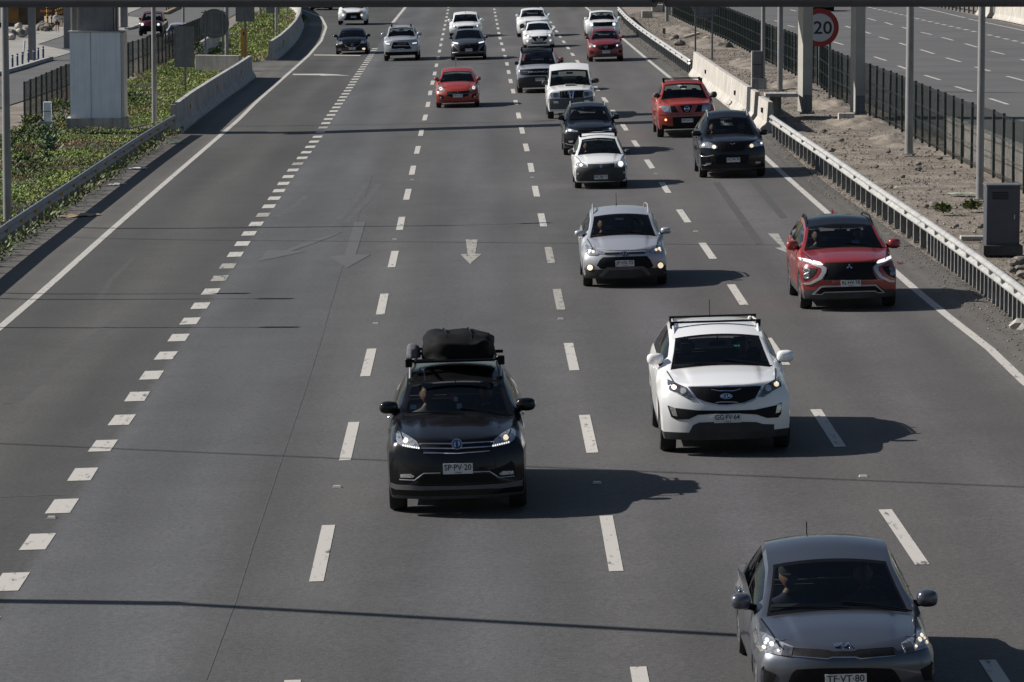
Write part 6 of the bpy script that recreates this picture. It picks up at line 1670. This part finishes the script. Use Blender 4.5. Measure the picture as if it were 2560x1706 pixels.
litter('thin pale scrap on the left shoulder near the barrier', 347, 423, .5, .6, M_PAPER, 4)
litter('thin green strip lying on the left shoulder by the barrier end', 440, 360, .75, .3, pm('green_cloth', (.06, .2, .13), .8), 5)
litter('colourful paper scrap on the gravel left of the cabinet', 2404, 486, .5, .7, pm('printed_paper', (.3, .35, .27), .7, var=.4), 6)
litter('white scrap on the gravel near the guardrail', 2249, 470, .16, .3, M_PAPER, 7)
litter('white scrap at the foot of the far guardrail', 1579, 79, .22, .3, M_PAPER, 8)
litter('red scrap on the right shoulder beside the red crossover', 2248, 660, .12, .2, paint('scrap_red', (.35, .04, .03)), 9)

# ---- top left: site fence, rubble, pedestrian
yb_ = G(60, 78).y; Sx = 10000/yb_
def far_box(name, label, cat, u0, u1, v0, v1, mat, d=.2, dy=0):
    a, b = at_depth(u0, v1, yb_+dy), at_depth(u1, v0, yb_+dy); m = MB(); m.box(((a.x+b.x)/2, a.y, (a.z+b.z)/2), (b.x-a.x, d, b.z-a.z)); return tag(m.build(name, mat), label, cat)
M_OCHRE = pm('ochre_hoarding', (.20, .105, .03), .8, var=.4, vscale=1.5); M_BROWN = pm('brown_hoarding', (.075, .058, .042), .85, var=.4, vscale=1.2)
M_DARKW = pm('dark_wall', (.03, .032, .04), .8, var=.3)
far_box('hoarding', 'ochre site hoarding panel at the top left corner', 'fence', 12, 46, 2, 66, M_OCHRE, .08, 14)
far_box('hoarding', 'dark brown site hoarding panel right of the ochre one', 'fence', 46.5, 110, 2, 66, M_BROWN, .08, 14.4)
far_box('hoarding', 'brown far hoarding behind the striped posts', 'fence', 110.5, 176, 2, 40, M_BROWN, .08, 30)
far_box('low_wall', 'low dark wall under the site hoarding', 'wall', -30, 56, 57, 82, M_DARKW, .3, 10)
far_box('barrier_board', 'orange red barrier board behind the pedestrian', 'barrier', 100, 130, 25.5, 30.5, pm('orange_board', (.5, .11, .05), .6), .05, 6)
M_YB = pm('hazard_yellow', (.45, .27, .04), .6, var=.12)
def striped_post(label, u, v0, v1, w_, dy=0, grp=None):
    p0 = at_depth(u, v1, yb_+dy); p1 = at_depth(u, v0, yb_+dy); h = p1.z-p0.z; t = thing('striped_post', label, 'post', p0, 0, grp); r_ = w_/Sx/2
    n = max(3, int(h/.5)); m = MB(); m.tube([(0, 0, -.4), (0, 0, h)], r_, 10); m.build('post', M_YB, t, True, 50)
    for k in range(n): m = MB(); m.tube([(0, 0, h*(k+.3)/n), (0, 0, h*(k+.55)/n)], r_*1.06, 10); m.build('black_band', M_BLACKTRIM, t, True, 50)
striped_post('yellow and black striped post behind the pedestrian on the left', 118.5, 16, 49, 5.5, 3)
striped_post('shorter yellow and black striped post right beside the pedestrian', 129, 38, 79, 4.5, 1)
for k in range(5): striped_post('yellow and black striped fence post right of the pedestrian', 140+5*k, 24-2*k, 54-k*.5, 3.5, 10, 'striped fence posts behind the pedestrian')
hl_ = 'pale broken rock in the rubble heap behind the blue bollards'
r3 = random.Random(5)
for k in range(26):
    u = r3.uniform(18, 72); v = 104-(u-18)*.28 - abs(r3.gauss(0, 9)); rock(hl_, u, v, r3.uniform(.12, .33), 100+k, M_CONC if r3.random() < .45 else M_ROCK, 'rubble', 'broken rocks in the left rubble heap', .75, r3.uniform(0, .25))
for k in range(22):
    u = r3.uniform(90, 128); v = 80-abs(r3.gauss(0, 9)); rock('grey broken rock in the rubble heap left of the pedestrian', u, v, r3.uniform(.10, .3), 140+k, M_ROCK, 'rubble', 'broken rocks in the right rubble heap', .75, r3.uniform(0, .2))
# overbridge the picture is taken from
m = MB(); m.box((0, -7.5, 5.2), (80, 13, 1.0)); m.box((0, -1.1, 6.2), (80, .25, 1.0)); tag(m.build('overbridge', M_CONCD), 'concrete overbridge carrying the viewpoint across the motorway', 'bridge')
# ------------------------------------------------------------------ roof luggage on the black suv
c = C_BLACK
rz_top = c.surf_top(0, 1.9).z
m = MB()
for y in (1.45, 2.35): m.box((0, y, rz_top+.10), (1.30, .05, .04))
for sx in (-.52, .52): m.tube([(sx, 1.15, rz_top+.12), (sx, 2.75, rz_top+.12)], .018, 8)
for y in (1.15, 2.75): m.tube([(-.52, y, rz_top+.12), (.52, y, rz_top+.12)], .018, 8)
rk = MB()
split_build(m, 'roof_rack_bar', M_BLACKTRIM, c.root, True)
for sx in (-1, 1):
    m = MB(); m.box((sx*.62, 1.45, rz_top+.08), (.09, .10, .12)); bevel(m.build('rack_clamp', M_BLACKTRIM, c.root), .012, 1)
def soft_bag(name, label, w_, l_, h_, loc, mat, seed, sq=.45, group=None):
    bm = bmesh.new(); bmesh.ops.create_icosphere(bm, subdivisions=4, radius=1)
    for v in bm.verts:
        q = v.co.copy(); sg = lambda a, e: math.copysign(abs(a)**e, a)
        if q.z < .35:
            k = math.hypot(q.x, q.y)
            if k > .25: q.x, q.y = q.x/k, q.y/k
        p = Vector((sg(q.x, sq)*w_/2*(1 - .20*max(0, q.z)), sg(q.y, sq)*l_/2, sg(q.z, .6)*h_/2))
        n1 = mnoise.noise(Vector((p.x*3+seed, p.y*3, p.z*3))); n2 = mnoise.noise(Vector((p.x*9+seed, p.y*7, p.z*9)))
        p *= 1 + .14*n1 + .06*n2; p.z += .05*mnoise.noise(Vector((p.x*5, p.y*4, seed)))
        p.z += h_/2
        if p.z < .02: p.z = .02
        v.co = p
    me = bpy.data.meshes.new(name); bm.to_mesh(me); bm.free(); me.polygons.foreach_set('use_smooth', [True]*len(me.polygons))
    o = obj(name, me, mat); o.matrix_world = c.M @ Matrix.Translation(loc); o['label'] = label; o['category'] = 'bag'
    if group: o['group'] = group
    return o
M_BAG = pm('black_canvas', (.006, .006, .007), .8, var=.4, vscale=4, spec=.12)
bag = soft_bag('roof_bag', 'big black soft luggage bag strapped on the roof of the black suv', 1.02, 1.25, .36, Vector((.04, 1.98, rz_top+.07)), M_BAG, 3, .58)
for x in (-.17, .16):
    pts = []
    for k in range(17):
        a = pi*k/16; pts.append(Vector((x+.03*sin(a*2), -.58*math.copysign(abs(cos(a))**.5, cos(a)), .02 + .36*abs(sin(a))**.55)))
    m = MB(); m.tube(pts, .012, 5); m.build('strap', M_BLACKTRIM, bag)
M_BUND = pm('mixed_cloth', (.02, .03, .06), .8, var=.9, vscale=11, col2=(.16, .15, .14))
soft_bag('bundle', 'small patchy bundle tied beside the black roof bag', .18, .5, .20, Vector((-.56, 1.85, rz_top+.10)), M_BUND, 8, .7)

# ------------------------------------------------------------------ people
M_SKIN = pm('skin', (.36, .20, .13), .55, var=.08); M_HAIR = pm('dark_hair', (.012, .009, .007), .6)
def skinned(name, verts, edges, sub=1):
    me = bpy.data.meshes.new(name); me.from_pydata([v[0] for v in verts], edges, []); o = bpy.data.objects.new(name, me); COL.objects.link(o)
    o.modifiers.new('skin', 'SKIN')
    if not me.skin_vertices: me.skin_vertices.new()
    for d, v in zip(me.skin_vertices[0].data, verts): d.radius = v[1] if isinstance(v[1], tuple) else (v[1], v[1])
    me.skin_vertices[0].data[0].use_root = True
    s_ = o.modifiers.new('sub', 'SUBSURF'); s_.levels = sub; s_.render_levels = sub
    dg = bpy.context.evaluated_depsgraph_get(); dg.update(); out = bpy.data.meshes.new_from_object(o.evaluated_get(dg)); out.name = name
    bpy.data.objects.remove(o); out.polygons.foreach_set('use_smooth', [True]*len(out.polygons)); return out
def head_mesh(c, r=.105):
    bm = bmesh.new(); bmesh.ops.create_icosphere(bm, subdivisions=3, radius=1)
    for v in bm.verts:
        q = v.co; x, y, z = q.x*.74, q.y*.92, q.z*1.12
        if z < -.2: x *= 1 - .28*(-z-.2); y *= 1 - .1*(-z-.2)
        if q.y < -.75 and abs(q.x) < .22 and -.32 < q.z < .12: y -= .20*(1-abs(q.x)/.22)        # nose
        if q.y < -.6 and .05 < q.z < .28 and .15 < abs(q.x) < .55: y += .07                          # eye sockets
        if abs(q.x) > .93 and abs(q.z) < .28: x *= 1.16                                               # ears
        v.co = Vector((x, y, z))*r*1.08 + Vector(c)
    me = bpy.data.meshes.new('head'); bm.to_mesh(me); bm.free(); return me
def join_meshes(name, ms):
    bm = bmesh.new()
    for k in ms: bm.from_mesh(k)
    out = bpy.data.meshes.new(name); bm.to_mesh(out); bm.free(); out.polygons.foreach_set('use_smooth', [True]*len(out.polygons)); return out
def hair_mesh(c, r=.105):
    bm = bmesh.new(); bmesh.ops.create_icosphere(bm, subdivisions=3, radius=1); kill = [v for v in bm.verts if v.co.z < -.1 and v.co.y < .55 or (v.co.y < -.45 and v.co.z < .55) or v.co.z < -.55]
    bmesh.ops.delete(bm, geom=kill, context='VERTS')
    for v in bm.verts: q = v.co; v.co = Vector((q.x*.80, q.y*.98+.02, q.z*1.19))*r*1.08 + Vector(c)
    me = bpy.data.meshes.new('hair'); bm.to_mesh(me); bm.free(); me.polygons.foreach_set('use_smooth', [True]*len(me.polygons)); return me
def hand(parent_pts, c, d, up):
    """palm, four unequal fingers and a thumb as thin chains rooted in the palm"""
    d = Vector(d).normalized(); up = Vector(up).normalized(); s_ = d.cross(up).normalized(); v = []; e = []
    c = Vector(c); v.append((c - d*.02, .028)); v.append((c + d*.05, .036)); e.append((0, 1))
    for k, L in ((-1.5, .060), (-.5, .074), (.5, .070), (1.5, .055)):
        a = len(v); v += [(c + d*.085 + s_*k*.019, .0095), (c + d*(.085+L*.55) + s_*k*.021 - up*.012, .009), (c + d*(.085+L*.8) + s_*k*.021 - up*.040, .008)]; e += [(1, a), (a, a+1), (a+1, a+2)]
    a = len(v); v += [(c + d*.03 - s_*.045, .011), (c + d*.065 - s_*.060 - up*.02, .009)]; e += [(0, a), (a, a+1)]
    return skinned('hand', v, e, 1)
SHIRTS = [(.05, .06, .09), (.12, .03, .03), (.20, .20, .19), (.03, .05, .035), (.10, .09, .07), (.26, .25, .23)]
def seated(car, side, label, shirt, drive, hat=None):
    T = car.T; x = side*car.W2*.44; hz = car.zc_ - .60; hy = T['yc']+1.25
    o_ = car.M @ Vector((x, hy, hz)); t = thing('person', label, 'person', o_, 0, 'people inside the vehicles'); t.rotation_euler = car.root.rotation_euler
    b = lambda *a: Vector(a)
    hc = b(0, .08, .72); wz = .42
    v = [(b(0, 0, .06), (.15, .12)), (b(0, .04, .24), (.14, .11)), (b(0, .08, .42), (.165, .115)), (b(0, .095, .54), (.06, .06)), (b(0, .085, .62), (.052, .052))]; e = [(0, 1), (1, 2), (2, 3), (3, 4)]
    hs = []
    for sx in (-1, 1):
        a = len(v)
        if drive: pts = [(b(sx*.19, .08, .44), .062), (b(sx*.24, -.10, .25), .050), (b(sx*.15, -.38, wz), .036)]; hs.append(hand(None, pts[-1][0], (-sx*.15, -1, .35), (0, -.3, 1)))
        else: pts = [(b(sx*.19, .08, .44), .062), (b(sx*.25, .02, .18), .050), (b(sx*.10, -.20, .14), .036)]; hs.append(hand(None, pts[-1][0], (-sx*.5, -1, -.1), (0, 0, 1)))
        v += pts; e += [(2, a), (a, a+1), (a+1, a+2)]
        a = len(v); v += [(b(sx*.12, -.1, .04), .085), (b(sx*.15, -.48, .06), .065), (b(sx*.15, -.62, -.28), .05)]; e += [(0, a), (a, a+1), (a+1, a+2)]
    body = skinned('body', v, e, 2); full = join_meshes('body', [body, head_mesh(hc)] + hs)
    ms = pm('shirt_%d' % (shirt % 6), SHIRTS[shirt % 6], .85, var=.12); full.materials.append(ms); full.materials.append(M_SKIN); full.materials.append(M_INT)
    for p in full.polygons:
        z, y = p.center.z, p.center.y
        p.material_index = 1 if (z > .565 or (y < -.30 and z > .1 and drive and abs(p.center.x) < .3 and z > .25) or (not drive and y < -.16 and z > .10 and abs(p.center.x) < .14)) else (2 if z < .12 and y < -.12 else 0)
    obj('body', full, None, t)
    obj('hair', hair_mesh(hc), M_HAIR, t)
    if hat:
        m = MB(); m.lathe([(.0, .16), (.06, .15), (.098, .09), (.104, .045), (.0, .045)], hc, 'Z', 18); m.add([hc + Vector(q) for q in ((-.09, -.05, .055), (.09, -.05, .055), (.07, -.19, .045), (-.07, -.19, .045), (-.09, -.05, .045), (.09, -.05, .045), (.07, -.19, .035), (-.07, -.19, .035))], [(0, 1, 2, 3), (4, 5, 6, 7), (0, 3, 7, 4), (1, 2, 6, 5), (3, 2, 6, 7)]); m.build('cap', hat, t, True)
M_CAP = pm('dark_cap', (.03, .03, .035), .8)
seated(C_WHITE, 1, 'driver behind the dark windscreen of the white suv with roof bars', 0, True)
seated(C_BLACK, 1, 'driver of the black suv carrying the roof bag', 3, True)
seated(C_BLACK, -1, 'passenger in a pale top in the black suv carrying the roof bag', 5, False)
seated(C_GREY, 1, 'driver of the grey sedan nearest the camera', 4, True)
seated(C_GREY, -1, 'passenger wearing a cap in the grey sedan nearest the camera', 0, False, M_CAP)
seated(C_I20, 1, 'driver of the silver hatchback with round fog lamps', 3, True)
seated(C_I20, -1, 'passenger in the silver hatchback with round fog lamps', 1, False)
seated(C_RED, 1, 'driver of the red crossover in the right lane', 0, True)
seated(C_RED, -1, 'passenger in the red crossover in the right lane', 2, False)
seated(C_ALTO, 1, 'driver of the small white hatchback with black bumper', 4, True)
seated(C_ALTO, -1, 'passenger in the small white hatchback with black bumper', 0, False)
seated(C_XUV, 1, 'driver of the black suv beside the concrete barrier', 2, True)
seated(C_XUV, -1, 'passenger in the black suv beside the concrete barrier', 3, False)

# pedestrian on the far pavement
pf = G(143, 80.5); k_ = 50*pf.y/F/1.70
t = thing('person', 'pedestrian in white t-shirt and black shorts walking on the far left pavement', 'person', pf, radians(8)); t.scale = (k_, k_, k_)
b = lambda *a: Vector(a)
legs = []; v = [(b(0, 0, .92), (.15, .11)), (b(0, 0, 1.10), (.135, .10)), (b(0, .01, 1.32), (.165, .105)), (b(0, .02, 1.45), (.055, .055)), (b(0, .0, 1.53), (.05, .05))]; e = [(0, 1), (1, 2), (2, 3), (3, 4)]
hs = []
for sx, fw in ((-1, -.10), (1, .12)):
    a = len(v); v += [(b(sx*.10, fw*.2, .80), .085), (b(sx*.10, fw*.7, .48), .06), (b(sx*.10, fw+.04, .10), .042), (b(sx*.11, fw-.10, .03), .035)]; e += [(0, a), (a, a+1), (a+1, a+2), (a+2, a+3)]
    a = len(v); v += [(b(sx*.20, .01, 1.36), .06), (b(sx*.26, .03, 1.10), .045), (b(sx*.27, -.06*sx*.5-.03, .87), .033)]; e += [(2, a), (a, a+1), (a+1, a+2)]
    hs.append(hand(None, v[-1][0], (0, -.1, -1), (sx*.6, -.6, 0)))
full = join_meshes('body', [skinned('body', v, e, 2), head_mesh(b(0, -.01, 1.60))] + hs); obj('body', full, M_SKIN, t); obj('hair', hair_mesh(b(0, -.01, 1.60)), M_HAIR, t)
sv = [(b(0, 0, .98), (.175, .135)), (b(0, 0, 1.12), (.165, .125)), (b(0, .01, 1.31), (.188, .128)), (b(0, .02, 1.42), (.09, .08)), (b(-.20, .01, 1.36), .082), (b(-.245, .025, 1.18), .074), (b(.20, .01, 1.36), .082), (b(.245, .025, 1.18), .074)]
obj('t_shirt', skinned('t_shirt', sv, [(0, 1), (1, 2), (2, 3), (2, 4), (4, 5), (2, 6), (6, 7)], 2), pm('white_cotton', (.62, .62, .64), .85, var=.05), t)
sv = [(b(0, 0, .94), (.165, .125)), (b(-.10, -.02, .80), .105), (b(-.10, -.06, .55), .095), (b(.10, .02, .80), .105), (b(.10, .07, .55), .095)]
obj('shorts', skinned('shorts', sv, [(0, 1), (1, 2), (0, 3), (3, 4)], 2), pm('black_cotton', (.012, .012, .014), .85), t)
for sx, fw in ((-1, -.10), (1, .12)):
    m = MB(); m.box((sx*.105, fw-.05, .035), (.09, .25, .07)); bevel(m.build('shoe', M_BAND, t), .02, 2)
